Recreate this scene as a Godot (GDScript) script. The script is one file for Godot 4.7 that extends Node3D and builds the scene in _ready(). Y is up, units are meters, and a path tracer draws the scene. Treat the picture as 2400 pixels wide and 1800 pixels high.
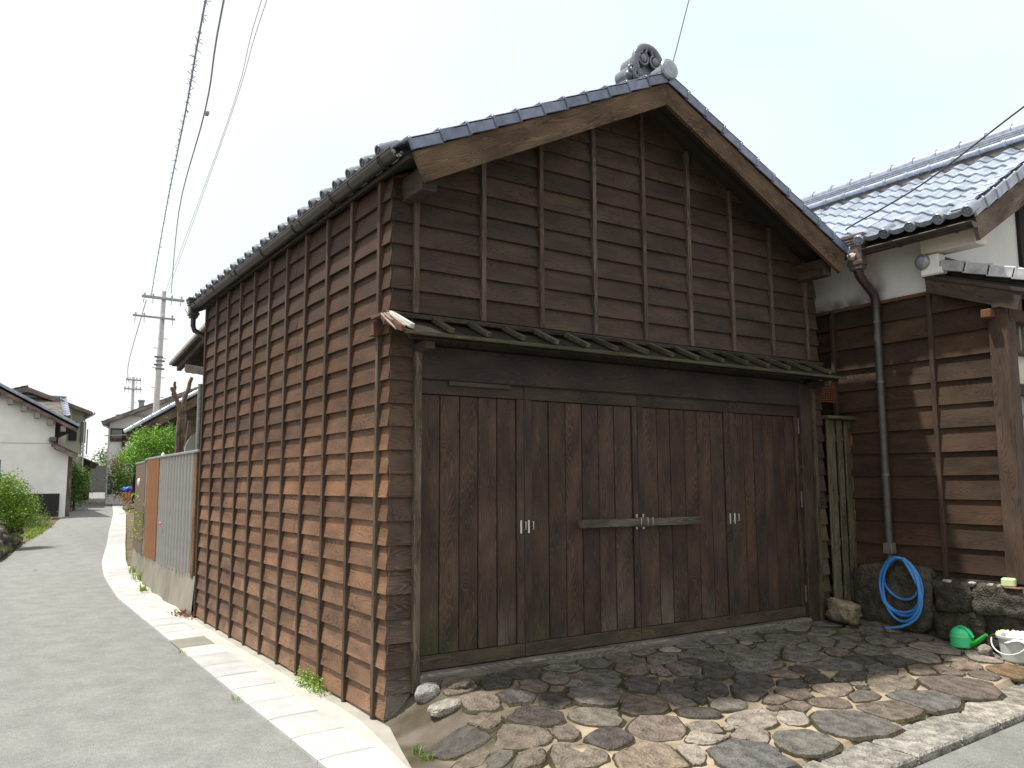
extends Node3D
# A wooden storehouse on the corner of a narrow Japanese alley. y is up, metres; x runs along its gable front, z towards the viewer.

var rng := RandomNumberGenerator.new()
var M := {}
var taken := {}

# ------------------------------------------------------------------ scene tree helpers
func numbered(parent: Node, called: String) -> String:
	var key := str(parent.get_instance_id()) + called
	var n: int = taken.get(key, 0)
	taken[key] = n + 1
	return called if n == 0 else "%s_%03d" % [called, n]

func tag(o: Node, label: String, category := "", group := "", kind := "") -> Node:
	if label: o.set_meta("label", label)
	if category: o.set_meta("category", category)
	if group: o.set_meta("group", group)
	if kind: o.set_meta("kind", kind)
	return o

func thing(called: String, label: String, category: String, at := Vector3.ZERO, group := "", kind := "") -> Node3D:
	var o := Node3D.new()
	o.name = numbered(self, called)
	add_child(o)
	o.position = at
	tag(o, label, category, group, kind)
	return o

# a mesh under parent; its vertices are in world coordinates unless a place is given
func part(called: String, shape, mat: Material, parent: Node, place := Transform3D(), kind := "") -> MeshInstance3D:
	var o := MeshInstance3D.new()
	o.mesh = shape.commit() if shape is SurfaceTool else shape
	o.material_override = mat
	o.name = numbered(parent, called)
	parent.add_child(o)
	o.global_transform = place
	if kind: o.set_meta("kind", kind)
	return o

func structure(called: String, shape, mat: Material, label := "") -> MeshInstance3D:
	var o := part(called, shape, mat, self)
	tag(o, label, "", "", "structure")
	return o

# ------------------------------------------------------------------ geometry helpers
func rf(a: float, b: float) -> float:
	return rng.randf_range(a, b)

func tint(c: Color, spread: float) -> Color:
	var k := 1.0 + rf(-spread, spread)
	var w := rf(-spread, spread) * 0.15
	return Color(c.r * k * (1.0 + w), c.g * k, c.b * k * (1.0 - w))

func st() -> SurfaceTool:
	var s := SurfaceTool.new()
	s.begin(Mesh.PRIMITIVE_TRIANGLES)
	return s

func vert(s: SurfaceTool, p: Vector3, n: Vector3, uv: Vector2, c: Color) -> void:
	s.set_color(c)
	s.set_uv(uv)
	s.set_normal(n)
	s.add_vertex(p)

func tri(s: SurfaceTool, a: Vector3, b: Vector3, c: Vector3, out: Vector3, ua: Vector2, ub: Vector2, uc: Vector2, col: Color) -> void:
	var n := (c - a).cross(b - a)
	if n.length_squared() < 1e-16: return
	n = n.normalized()
	if n.dot(out) < 0.0:
		vert(s, a, -n, ua, col); vert(s, c, -n, uc, col); vert(s, b, -n, ub, col)
	else:
		vert(s, a, n, ua, col); vert(s, b, n, ub, col); vert(s, c, n, uc, col)

func quad(s: SurfaceTool, a: Vector3, b: Vector3, c: Vector3, d: Vector3, out: Vector3, ua: Vector2, ub: Vector2, uc: Vector2, ud: Vector2, col: Color) -> void:
	tri(s, a, b, c, out, ua, ub, uc, col)
	tri(s, a, c, d, out, ua, uc, ud, col)

# smooth quad with a normal for each corner
func squad(s: SurfaceTool, p: Array, n: Array, u: Array, col: Color) -> void:
	var f: Vector3 = (p[2] - p[0]).cross(p[1] - p[0])
	var order := [0, 1, 2, 0, 2, 3] if f.dot(n[0] + n[2]) >= 0.0 else [0, 2, 1, 0, 3, 2]
	for k in order: vert(s, p[k], n[k], u[k], col)

const WU := 2.0   # metres of wood that one texture covers along and across the grain
const WV := 0.7

# a box with small chamfers; grain is the axis (0, 1, 2) the wood runs along
func box(s: SurfaceTool, c: Vector3, size: Vector3, col: Color, grain := 0, turn := Basis(), bev := 0.0, su := WU, sv := WV) -> void:
	var h := size * 0.5
	var o := Vector2(rf(0, 1), rf(0, 1))
	var b := minf(bev, minf(h.x, minf(h.y, h.z)) * 0.45)
	for k in 3:
		var i := (k + 1) % 3
		var j := (k + 2) % 3
		for sg in [-1.0, 1.0]:
			var q := []
			var uvs := []
			for e in [[-1, -1], [1, -1], [1, 1], [-1, 1]]:
				var p := Vector3.ZERO
				p[k] = sg * h[k]
				p[i] = e[0] * (h[i] - b)
				p[j] = e[1] * (h[j] - b)
				q.append(c + turn * p)
				var along := p[grain] if k != grain else p[i] * 0.3
				var across := 0.0
				if k == grain: across = p[j]
				else: across = p[j] if i == grain else p[i]
				uvs.append(Vector2(along / su, across / sv + (0.31 * k)) + o)
			var nn := Vector3.ZERO
			nn[k] = sg
			quad(s, q[0], q[1], q[2], q[3], turn * nn, uvs[0], uvs[1], uvs[2], uvs[3], col)
	if b <= 0.0: return
	for k in 3:
		var i := (k + 1) % 3
		var j := (k + 2) % 3
		for a in [-1.0, 1.0]:
			for d in [-1.0, 1.0]:
				var p0 := Vector3.ZERO
				var p1 := Vector3.ZERO
				p0[i] = a * h[i]; p0[j] = d * (h[j] - b); p0[k] = -(h[k] - b)
				p1[i] = a * (h[i] - b); p1[j] = d * h[j]; p1[k] = -(h[k] - b)
				var p2 := p1; p2[k] = h[k] - b
				var p3 := p0; p3[k] = h[k] - b
				var nn := Vector3.ZERO
				nn[i] = a; nn[j] = d
				var u0 := o + Vector2(p0[grain] / su, 0.1)
				var u1 := o + Vector2(p2[grain] / su, 0.1 + b / sv)
				quad(s, c + turn * p0, c + turn * p1, c + turn * p2, c + turn * p3, turn * nn, u0, Vector2(u0.x, u1.y), u1, Vector2(u1.x, u0.y), col)
	for a in [-1.0, 1.0]:
		for d in [-1.0, 1.0]:
			for e in [-1.0, 1.0]:
				var q0 := Vector3(a * h.x, d * (h.y - b), e * (h.z - b))
				var q1 := Vector3(a * (h.x - b), d * h.y, e * (h.z - b))
				var q2 := Vector3(a * (h.x - b), d * (h.y - b), e * h.z)
				tri(s, c + turn * q0, c + turn * q1, c + turn * q2, turn * Vector3(a, d, e), o, o, o, col)

# a plank's face whose colour changes down its length
func vplank(s: SurfaceTool, x0: float, x1: float, y0: float, y1: float, z: float, top: Color, low: Color, reach: float) -> void:
	var o := Vector2(rf(0, 1), rf(0, 1))
	var ys := [y0, y0 + reach * 0.2, y0 + reach * 0.5, y0 + reach, y1]
	for k in 4:
		var ca := low.lerp(top, smoothstep(0.0, 1.0, minf(1.0, (ys[k] - y0) / reach)))
		var cb := low.lerp(top, smoothstep(0.0, 1.0, minf(1.0, (ys[k + 1] - y0) / reach)))
		var p := [Vector3(x0, ys[k], z), Vector3(x0, ys[k + 1], z), Vector3(x1, ys[k + 1], z), Vector3(x1, ys[k], z)]
		var cc := [ca, cb, cb, ca]
		for i in [0, 1, 2, 0, 2, 3]: vert(s, p[i], Vector3.BACK, Vector2(p[i].y / WU, p[i].x / WV) + o, cc[i])

# a quad whose corners have colours of their own
func cquad(s: SurfaceTool, p: Array, out: Vector3, cols: Array) -> void:
	var n: Vector3 = (p[2] - p[0]).cross(p[1] - p[0]).normalized()
	var order := [0, 1, 2, 0, 2, 3]
	if n.dot(out) < 0.0:
		n = -n
		order = [0, 2, 1, 0, 3, 2]
	for k in order: vert(s, p[k], n, Vector2.ZERO, cols[k])

# a bar of rectangular section from a to b; up says which way its height points
func bar(s: SurfaceTool, a: Vector3, b: Vector3, width: float, height: float, col: Color, up := Vector3.UP, bev := 0.004) -> void:
	var x := (b - a).normalized()
	var z := x.cross(up).normalized()
	var y := z.cross(x).normalized()
	box(s, (a + b) * 0.5, Vector3(a.distance_to(b), height, width), col, 0, Basis(x, y, z), bev)

# a prism: outline of 3-D points in one plane, pushed along depth
func prism(s: SurfaceTool, pts: Array, depth: Vector3, col: Color, along := Vector3.RIGHT, su := WU, sv := WV) -> void:
	var n := pts.size()
	var nd := depth.normalized()
	var x := (along - nd * along.dot(nd)).normalized()
	var y := nd.cross(x)
	var flat := PackedVector2Array()
	var o := Vector2(rf(0, 1), rf(0, 1))
	var mid := Vector3.ZERO
	for p in pts:
		flat.append(Vector2(p.dot(x), p.dot(y)))
		mid += p / n
	var idx := Geometry2D.triangulate_polygon(flat)
	var uv := func(k: int) -> Vector2: return Vector2(flat[k].x / su, flat[k].y / sv) + o
	for k in range(0, idx.size(), 3):
		var a := idx[k]
		var b := idx[k + 1]
		var c := idx[k + 2]
		tri(s, pts[a], pts[b], pts[c], -nd, uv.call(a), uv.call(b), uv.call(c), col)
		tri(s, pts[a] + depth, pts[b] + depth, pts[c] + depth, nd, uv.call(a), uv.call(b), uv.call(c), col)
	var area := 0.0
	for k in n: area += flat[k].cross(flat[(k + 1) % n])
	for k in n:
		var a: Vector3 = pts[k]
		var b: Vector3 = pts[(k + 1) % n]
		var d := flat[(k + 1) % n] - flat[k]
		var o2 := Vector2(d.y, -d.x) * signf(area)
		var out := x * o2.x + y * o2.y
		var ua: Vector2 = uv.call(k)
		var ub: Vector2 = uv.call((k + 1) % n)
		var dv := Vector2(0, depth.length() / sv)
		quad(s, a, b, b + depth, a + depth, out, ua, ub, ub + dv, ua + dv, col)

# a round tube along a path
func tube(s: SurfaceTool, path: Array, radius, sides: int, col: Color, caps := true) -> void:
	var n := path.size()
	var rings := []
	var norms := []
	var last := Vector3.ZERO
	var t0: Vector3 = (path[1] - path[0]).normalized()
	var side := t0.cross(Vector3.UP if absf(t0.y) < 0.9 else Vector3.RIGHT).normalized()
	for k in n:
		var t: Vector3 = (path[mini(k + 1, n - 1)] - path[maxi(k - 1, 0)]).normalized()
		side = (side - t * side.dot(t)).normalized()
		var up := t.cross(side)
		var r: float = radius[k] if radius is Array or radius is PackedFloat32Array else radius
		var ring := []
		var nn := []
		for j in sides:
			var a := TAU * j / sides
			var d := side * cos(a) + up * sin(a)
			nn.append(d)
			ring.append(path[k] + d * r)
		rings.append(ring)
		norms.append(nn)
	var run := 0.0
	for k in n - 1:
		var step: float = path[k].distance_to(path[k + 1])
		for j in sides:
			var j2 := (j + 1) % sides
			var u0 := float(j) / sides * 0.5
			var u1 := float(j + 1) / sides * 0.5
			squad(s, [rings[k][j], rings[k][j2], rings[k + 1][j2], rings[k + 1][j]], [norms[k][j], norms[k][j2], norms[k + 1][j2], norms[k + 1][j]],
				[Vector2(run, u0), Vector2(run, u1), Vector2(run + step, u1), Vector2(run + step, u0)], col)
		run += step
	if caps:
		for e in [0, n - 1]:
			var t: Vector3 = (path[1] - path[0]) if e == 0 else (path[n - 1] - path[n - 2])
			for j in sides:
				tri(s, path[e], rings[e][j], rings[e][(j + 1) % sides], -t if e == 0 else t, Vector2.ZERO, Vector2.ZERO, Vector2.ZERO, col)

# a turned shape: profile of (radius, height) about the y axis of place
func lathe(s: SurfaceTool, profile: Array, place: Transform3D, segs: int, col: Color, squash := 1.0) -> void:
	for k in profile.size() - 1:
		var p0: Vector2 = profile[k]
		var p1: Vector2 = profile[k + 1]
		var d := p1 - p0
		var nr := Vector2(d.y, -d.x)
		if nr.length() < 1e-9: continue
		nr = nr.normalized()
		for j in segs:
			var q := []
			var nn := []
			var uvs := []
			for e in [[0, j], [0, j + 1], [1, j + 1], [1, j]]:
				var p := p0 if e[0] == 0 else p1
				var a: float = TAU * e[1] / segs
				q.append(place * Vector3(p.x * cos(a), p.y, p.x * sin(a) * squash))
				nn.append((place.basis * Vector3(nr.x * cos(a), nr.y, nr.x * sin(a))).normalized())
				uvs.append(Vector2(float(e[1]) / segs, p.y))
			squad(s, q, nn, uvs, col)

# an uneven stone
func rock(s: SurfaceTool, c: Vector3, r: Vector3, col: Color, rough := 0.18, turn := Basis(), power := 2.6, segs := 14, rows := 9) -> void:
	var n := FastNoiseLite.new()
	n.seed = rng.randi() % 10000
	n.frequency = 0.9
	n.fractal_octaves = 3
	var pts := []
	for i in rows + 1:
		var ring := []
		var la := PI * i / rows - PI / 2
		for j in segs:
			var lo := TAU * j / segs
			var d := Vector3(cos(la) * cos(lo), sin(la), cos(la) * sin(lo))
			var q := pow(pow(absf(d.x), power) + pow(absf(d.y), power) + pow(absf(d.z), power), -1.0 / power)
			q *= 1.0 + rough * n.get_noise_3d(d.x * 1.5, d.y * 1.5, d.z * 1.5) * 1.6
			ring.append(c + turn * (d * q * r))
		pts.append(ring)
	var norm := func(i: int, j: int) -> Vector3:
		var a: Vector3 = pts[i][(j + 1) % segs] - pts[i][(j + segs - 1) % segs]
		var b: Vector3 = pts[mini(i + 1, rows)][j] - pts[maxi(i - 1, 0)][j]
		var x := b.cross(a)
		var out: Vector3 = pts[i][j] - c
		if x.length() < 1e-7: return out.normalized()
		x = x.normalized()
		return x if x.dot(out) > 0.0 else -x
	for i in rows:
		for j in segs:
			var j2 := (j + 1) % segs
			squad(s, [pts[i][j], pts[i][j2], pts[i + 1][j2], pts[i + 1][j]], [norm.call(i, j), norm.call(i, j2), norm.call(i + 1, j2), norm.call(i + 1, j)],
				[Vector2(j, i) * 0.1, Vector2(j + 1, i) * 0.1, Vector2(j + 1, i + 1) * 0.1, Vector2(j, i + 1) * 0.1], col)

# one lapped weatherboard: a is the lower back corner on the wall plane, along its direction, out the wall's outward normal
func lap_board(s: SurfaceTool, a: Vector3, along: Vector3, length: float, out: Vector3, pitch: float, col: Color, cut := Vector2.ZERO) -> void:
	var segs := maxi(1, int(length / 0.45))
	var th := 0.017
	var o := Vector2(rf(0, 1), rf(0, 1))
	var h := pitch + 0.028
	var prev := []
	var flip := rf(0, 1) < 0.5
	for k in segs + 1:
		var t := length * k / segs
		var base := a + along * t + Vector3.UP * rf(-0.0025, 0.0025)
		var lip := 0.035 + rf(-0.002, 0.003)
		var q := [base + out * lip, base + Vector3.UP * h + out * 0.006, base + Vector3.UP * h, base + out * (lip - th)]
		if k > 0:
			var t0 := length * (k - 1) / segs
			var ux0 := t0 / WU + o.x
			var ux1 := t / WU + o.x
			var v0 := o.y
			var v1 := o.y + h / WV * (-1.0 if flip else 1.0)
			quad(s, prev[0], q[0], q[1], prev[1], out, Vector2(ux0, v0), Vector2(ux1, v0), Vector2(ux1, v1), Vector2(ux0, v1), col)
			quad(s, prev[3], q[3], q[0], prev[0], -Vector3.UP, Vector2(ux0, v0), Vector2(ux1, v0), Vector2(ux1, v0 + 0.02), Vector2(ux0, v0 + 0.02), col)
			quad(s, prev[1], q[1], q[2], prev[2], Vector3.UP, Vector2(ux0, v0), Vector2(ux1, v0), Vector2(ux1, v0 + 0.02), Vector2(ux0, v0 + 0.02), col)
		if k == 0 or k == segs:
			var dn := -along if k == 0 else along
			quad(s, q[0], q[1], q[2], q[3], dn, Vector2(0, 0) + o, Vector2(0.02, 0.2) + o, Vector2(0, 0.2) + o, Vector2(0, 0) + o, col)
		prev = q

# ------------------------------------------------------------------ textures
func field(w: int, h: int, freq: float, octaves: int, sd: int) -> PackedByteArray:
	var n := FastNoiseLite.new()
	n.seed = sd
	n.noise_type = FastNoiseLite.TYPE_SIMPLEX_SMOOTH
	n.frequency = freq
	n.fractal_octaves = octaves
	n.fractal_type = FastNoiseLite.FRACTAL_FBM if octaves > 1 else FastNoiseLite.FRACTAL_NONE
	var im := n.get_seamless_image(w, h, false, false, 0.15, true)
	im.convert(Image.FORMAT_L8)
	return im.get_data()

# reads a small field as if stretched over w x h
func stretch(src: PackedByteArray, sw: int, sh: int, x: float, y: float) -> float:
	var fx := x * sw
	var fy := y * sh
	var x0 := int(fx) % sw
	var y0 := int(fy) % sh
	var tx := fx - floorf(fx)
	var ty := fy - floorf(fy)
	var x1 := (x0 + 1) % sw
	var y1 := (y0 + 1) % sh
	var a := src[y0 * sw + x0] * (1.0 - tx) + src[y0 * sw + x1] * tx
	var b := src[y1 * sw + x0] * (1.0 - tx) + src[y1 * sw + x1] * tx
	return (a * (1.0 - ty) + b * ty) / 255.0

# flat-sawn cedar: rings cut at a slant give long nested arches; late wood stands proud and is darker or, on old boards, paler
func wood_maps(sd: int, late_gain: float, pale: float) -> Array:
	var w := 768
	var h := 448
	var warp := field(24, 96, 0.05, 1, sd)
	var warp2 := field(32, 128, 0.07, 2, sd + 1)
	var fiber := field(32, 512, 0.35, 2, sd + 2)
	var fiber2 := field(128, 512, 0.3, 1, sd + 5)
	var blotch := field(64, 64, 0.05, 3, sd + 3)
	var silver := field(96, 256, 0.05, 3, sd + 4)
	var knots := []
	var kr := RandomNumberGenerator.new()
	kr.seed = sd
	for k in 7: knots.append([kr.randf(), kr.randf(), kr.randf_range(0.006, 0.012)])
	var col := PackedByteArray()
	col.resize(w * h * 3)
	var hgt := PackedByteArray()
	hgt.resize(w * h)
	for j in h:
		var y := float(j) / h
		for i in w:
			var x := float(i) / w
			var f := y * 24.0 + stretch(warp, 24, 96, x, y) * 15.0 + stretch(warp2, 32, 128, x, y) * 2.0
			var knot := 0.0
			for q in knots:
				var dx: float = x - q[0]
				var dy: float = (y - q[1]) * WV / WU
				if absf(dx) < 0.08 and absf(dy) < 0.05:
					var e := exp(-(dx * dx * 0.35 + dy * dy) / (q[2] * q[2] * 1.6))
					f += e * 4.0
					knot = maxf(knot, exp(-(dx * dx + dy * dy) / (q[2] * q[2] * 0.12)))
			var sfr := f - floorf(f)
			var late := smoothstep(0.45, 0.9, sfr) * (1.0 - smoothstep(0.93, 1.0, sfr))
			var fb := fiber[j * 32 + int(x * 32.0) % 32] / 255.0
			var t2 := x * 32.0 - floorf(x * 32.0)
			fb = lerpf(fb, fiber[j * 32 + (int(x * 32.0) + 1) % 32] / 255.0, t2) - 0.5
			var fb2 := fiber2[j * 128 + int(x * 128.0) % 128] / 255.0 - 0.5
			var bl := stretch(blotch, 64, 64, x, y) - 0.5
			var sv := smoothstep(0.6, 0.85, stretch(silver, 96, 256, x, y)) * pale
			var v := 0.62 + late_gain * (late - 0.4) + 0.34 * fb + 0.16 * fb2 + 0.5 * bl
			v = lerpf(v, 0.1, knot * 0.8)
			v = clampf(v, 0.06, 1.0)
			var g := v * (0.985 - 0.04 * late)
			var b := v * (0.965 - 0.08 * late)
			v = lerpf(v, minf(v * 1.45 + 0.08, 1.0), sv); g = lerpf(g, minf(v * 1.0, 1.0), sv); b = lerpf(b, minf(v * 1.02, 1.0), sv)
			var at := (j * w + i) * 3
			# stored as sRGB of a linear multiplier
			col[at] = int(255.0 * sqrt(clampf(v, 0, 1)))
			col[at + 1] = int(255.0 * sqrt(clampf(g, 0, 1)))
			col[at + 2] = int(255.0 * sqrt(clampf(b, 0, 1)))
			hgt[j * w + i] = int(255.0 * clampf(0.35 + 0.4 * late + 0.35 * fb + 0.15 * fb2 - knot * 0.3, 0, 1))
	return [ImageTexture.create_from_image(Image.create_from_data(w, h, false, Image.FORMAT_RGB8, col)), ImageTexture.create_from_image(Image.create_from_data(w, h, false, Image.FORMAT_L8, hgt))]

# mottled ground: layers of [field size, frequency, octaves, weight]; ends lo..hi are linear colours
func mottle(size: int, layers: Array, lo: Color, hi: Color, sd: int, specks := 0.0, speck := Color.BLACK) -> Array:
	var fs := []
	for l in layers: fs.append(field(size, size, l[0], l[1], sd + fs.size() * 7))
	var col := PackedByteArray()
	col.resize(size * size * 3)
	var hgt := PackedByteArray()
	hgt.resize(size * size)
	var r := RandomNumberGenerator.new()
	r.seed = sd
	for k in size * size:
		var v := 0.5
		for n in layers.size(): v += (fs[n][k] / 255.0 - 0.5) * layers[n][2]
		v = clampf(v, 0.0, 1.0)
		var c := lo.lerp(hi, v)
		if specks > 0.0 and r.randf() < specks: c = c.lerp(speck, r.randf_range(0.2, 0.8))
		col[k * 3] = int(255.0 * pow(c.r, 0.4545))
		col[k * 3 + 1] = int(255.0 * pow(c.g, 0.4545))
		col[k * 3 + 2] = int(255.0 * pow(c.b, 0.4545))
		hgt[k] = int(255.0 * v)
	return [ImageTexture.create_from_image(Image.create_from_data(size, size, false, Image.FORMAT_RGB8, col)), ImageTexture.create_from_image(Image.create_from_data(size, size, false, Image.FORMAT_L8, hgt))]

func mat(maps, rough: float, relief := 0.0, metal := 0.0, spec := 0.5, tri := 0.0) -> StandardMaterial3D:
	var m := StandardMaterial3D.new()
	m.vertex_color_use_as_albedo = true
	m.roughness = rough
	m.metallic = metal
	m.metallic_specular = spec
	if maps:
		m.albedo_texture = maps[0]
		if relief > 0.0:
			m.heightmap_enabled = true
			m.heightmap_texture = maps[1]
			m.heightmap_scale = relief
	if tri > 0.0:
		m.uv1_triplanar = true
		m.uv1_world_triplanar = true
		m.uv1_scale = Vector3.ONE * tri
	return m

func leafy(c: Color) -> StandardMaterial3D:
	var m := StandardMaterial3D.new()
	m.vertex_color_use_as_albedo = true
	m.albedo_color = Color.WHITE
	m.roughness = 0.55
	m.cull_mode = BaseMaterial3D.CULL_DISABLED
	m.backlight_enabled = true
	m.backlight = c
	return m

func make_materials() -> void:
	var wa := wood_maps(11, -0.27, 0.35)
	var wb := wood_maps(47, 0.36, 0.5)
	M.wood = mat(wa, 0.72, 0.12, 0.0, 0.4)
	M.door = mat(wb, 0.7, 0.12, 0.0, 0.4)
	M.old = mat(wb, 0.85, 0.2, 0.0, 0.3)
	var white := Color(1, 1, 1)
	var stone := mottle(512, [[0.012, 5, 1.1], [0.06, 3, 0.55]], Color(0.36, 0.35, 0.34), Color(1, 0.98, 0.95), 5, 0.015, Color(1, 1, 1))
	M.stone = mat(stone, 0.85, 2.5, 0.0, 0.3, 2.2)
	M.rubble = mat(stone, 0.9, 2.6, 0.0, 0.3, 1.35)
	var mortar := mottle(512, [[0.008, 4, 0.8], [0.12, 3, 0.45]], Color(0.5, 0.48, 0.46), white, 21, 0.25, Color(0.35, 0.33, 0.3))
	M.mortar = mat(mortar, 0.95, 0.5, 0.0, 0.2, 1.3)
	var asphalt := mottle(640, [[0.008, 4, 0.38], [0.05, 3, 0.3], [0.3, 2, 0.9]], Color(0.42, 0.42, 0.42), white, 33, 0.3, Color(0.35, 0.35, 0.35))
	M.asphalt = mat(asphalt, 0.9, 0.25, 0.0, 0.3, 0.45)
	var concrete := mottle(384, [[0.01, 5, 0.7], [0.2, 2, 0.25]], Color(0.68, 0.67, 0.65), white, 55, 0.02, Color(0.4, 0.4, 0.38))
	M.concrete = mat(concrete, 0.88, 0.1, 0.0, 0.3, 0.8)
	var plaster := mottle(256, [[0.012, 4, 0.8], [0.1, 3, 0.3]], Color(0.87, 0.87, 0.87), white, 71)
	M.plaster = mat(plaster, 0.9, 0.05, 0.0, 0.3, 0.5)
	var clay := mottle(384, [[0.013, 4, 0.9], [0.09, 3, 0.5]], Color(0.5, 0.52, 0.55), white, 83)
	M.tile = mat(clay, 0.33, 0.04, 0.35, 0.6, 1.7)
	M.far_tile = mat(clay, 0.5, 0.0, 0.15, 0.5, 0.4)
	var metal := mottle(384, [[0.013, 4, 0.9], [0.13, 3, 0.6]], Color(0.45, 0.42, 0.4), white, 97)
	M.iron = mat(metal, 0.6, 0.05, 0.25, 0.4, 2.0)
	M.plain = mat(null, 0.6)
	M.plastic = mat(null, 0.35)
	M.pipe = mat(metal, 0.45, 0.02, 0.0, 0.5, 1.5)
	M.sheet = mat(plaster, 0.55, 0.0, 0.15, 0.4, 1.5)
	M.steel = mat(null, 0.35, 0.0, 0.8)
	M.cloth = mat(plaster, 0.95, 0.1, 0.0, 0.2, 4.0)
	M.leaf = leafy(Color(0.55, 0.6, 0.25))
	M.soil = mat(mortar, 1.0, 0.5, 0.0, 0.1, 0.3)

# ------------------------------------------------------------------ the lie of the land
func rise(z: float) -> float:
	return clampf((-8.0 - z) * 0.02, 0.0, 1.15)

func court_y(x: float, z: float) -> float:
	var t := smoothstep(-0.1, 0.35, x)
	return -0.03 + (0.03 + 0.22 * clampf(1.0 - z / 2.05, 0.0, 1.0)) * t

func table(z: float, rows: Array, col: int) -> float:
	if z >= rows[0][0]: return rows[0][col]
	for k in rows.size() - 1:
		if z >= rows[k + 1][0]:
			var t: float = (z - rows[k][0]) / (rows[k + 1][0] - rows[k][0])
			return lerpf(rows[k][col], rows[k + 1][col], t)
	return rows[-1][col]

# ------------------------------------------------------------------ roofs
func pan_height(s: float) -> float:
	return 0.030 * (cos(TAU * s) * 0.85 + 0.32 * cos(TAU * 2.0 * s))

# one S-shaped clay tile: x across, z up the slope, y off the roof; the lower lip is at z = 0
func pan_tile(w: float, len: float, col: Color, segs := 10) -> ArrayMesh:
	var s := st()
	var th := 0.017
	for k in segs:
		var a := float(k) / segs
		var b := float(k + 1) / segs
		var ya := pan_height(a)
		var yb := pan_height(b)
		var na := Vector3(-(pan_height(a + 0.01) - pan_height(a - 0.01)) / (0.02 * w), 1, 0).normalized()
		var nb := Vector3(-(pan_height(b + 0.01) - pan_height(b - 0.01)) / (0.02 * w), 1, 0).normalized()
		var p := [Vector3(a * w, ya + 0.03, 0), Vector3(b * w, yb + 0.03, 0), Vector3(b * w, yb + 0.006, len), Vector3(a * w, ya + 0.006, len)]
		squad(s, p, [na, nb, nb, na], [Vector2(a * w, 0), Vector2(b * w, 0), Vector2(b * w, len), Vector2(a * w, len)], col)
		var d := Vector3(0, -th, 0)
		quad(s, p[0], p[1], p[1] + d, p[0] + d, Vector3(0, 0, -1), Vector2(a, 0), Vector2(b, 0), Vector2(b, 0.1), Vector2(a, 0.1), col)
		squad(s, [p[0] + d, p[1] + d, p[2] + d, p[3] + d], [-na, -nb, -nb, -na], [Vector2(a * w, 0), Vector2(b * w, 0), Vector2(b * w, len), Vector2(a * w, len)], col)
	return s.commit()

# an eave tile: the pan with a hanging front band and a moulded disc at its crest (x = 0)
func eave_tile(w: float, len: float, col: Color) -> ArrayMesh:
	var s := st()
	s.append_from(pan_tile(w, len, col), 0, Transform3D())
	for k in 8:
		var a := 0.14 + 0.78 * k / 8.0
		var b := 0.14 + 0.78 * (k + 1) / 8.0
		var ha := 0.048 * (1.0 - 0.35 * absf(a - 0.53) / 0.39)
		var hb := 0.048 * (1.0 - 0.35 * absf(b - 0.53) / 0.39)
		var p0 := Vector3(a * w, pan_height(a) + 0.03, -0.012)
		var p1 := Vector3(b * w, pan_height(b) + 0.03, -0.012)
		var q := [p0, p1, p1 - Vector3(0, hb, 0), p0 - Vector3(0, ha, 0)]
		quad(s, q[0], q[1], q[2], q[3], Vector3(0, 0, -1), Vector2(a, 0), Vector2(b, 0), Vector2(b, 0.1), Vector2(a, 0.1), col)
		quad(s, q[2], q[3], q[3] + Vector3(0, 0, 0.015), q[2] + Vector3(0, 0, 0.015), Vector3.DOWN, Vector2(a, 0), Vector2(b, 0), Vector2(b, 0.1), Vector2(a, 0.1), col)
		quad(s, q[3] + Vector3(0, 0, 0.015), q[2] + Vector3(0, 0, 0.015), p1 + Vector3(0, -0.01, 0.015), p0 + Vector3(0, -0.01, 0.015), Vector3(0, 0, 1), Vector2(a, 0), Vector2(b, 0), Vector2(b, 0.1), Vector2(a, 0.1), col)
	# the disc, its rim and a small three-comma boss
	var pl := Transform3D(Basis(Vector3.RIGHT, -PI / 2), Vector3(0, 0.008, -0.03))
	lathe(s, [Vector2(0.001, 0.004), Vector2(0.036, 0.004), Vector2(0.04, 0.013), Vector2(0.05, 0.013), Vector2(0.054, 0.006), Vector2(0.054, -0.16)], pl, 18, col)
	for k in 3:
		var a := TAU * k / 3.0
		rock(s, pl * Vector3(cos(a) * 0.018, 0.006, sin(a) * 0.018), Vector3(0.011, 0.011, 0.007), col, 0.0, Basis(), 2.0, 7, 5)
	for k in 10:
		var a := TAU * k / 10.0
		rock(s, pl * Vector3(cos(a) * 0.032, 0.005, sin(a) * 0.032), Vector3(0.004, 0.004, 0.004), col, 0.0, Basis(), 2.0, 5, 4)
	return s.commit()

func tile_color() -> Color:
	var k := rf(0.75, 1.12)
	return Color(0.40 * k, 0.445 * k, 0.53 * k)

# joined rows of pan tiles, for slopes that cannot be picked apart tile by tile
func tile_field(origin: Vector3, along: Vector3, up: Vector3, cols: int, rows: int, w: float, expo: float, segs := 8, k := 1.0) -> SurfaceTool:
	var s := st()
	var n := up.cross(along).normalized()
	if n.y < 0.0: n = -n
	for r in rows:
		for c in cols:
			var col := tile_color() * k
			var pl := Transform3D(Basis(along, n, up), origin + along * (c * w) + up * (r * expo))
			s.append_from(pan_tile(w, expo + 0.04, col, segs), 0, pl)
	return s

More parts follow.
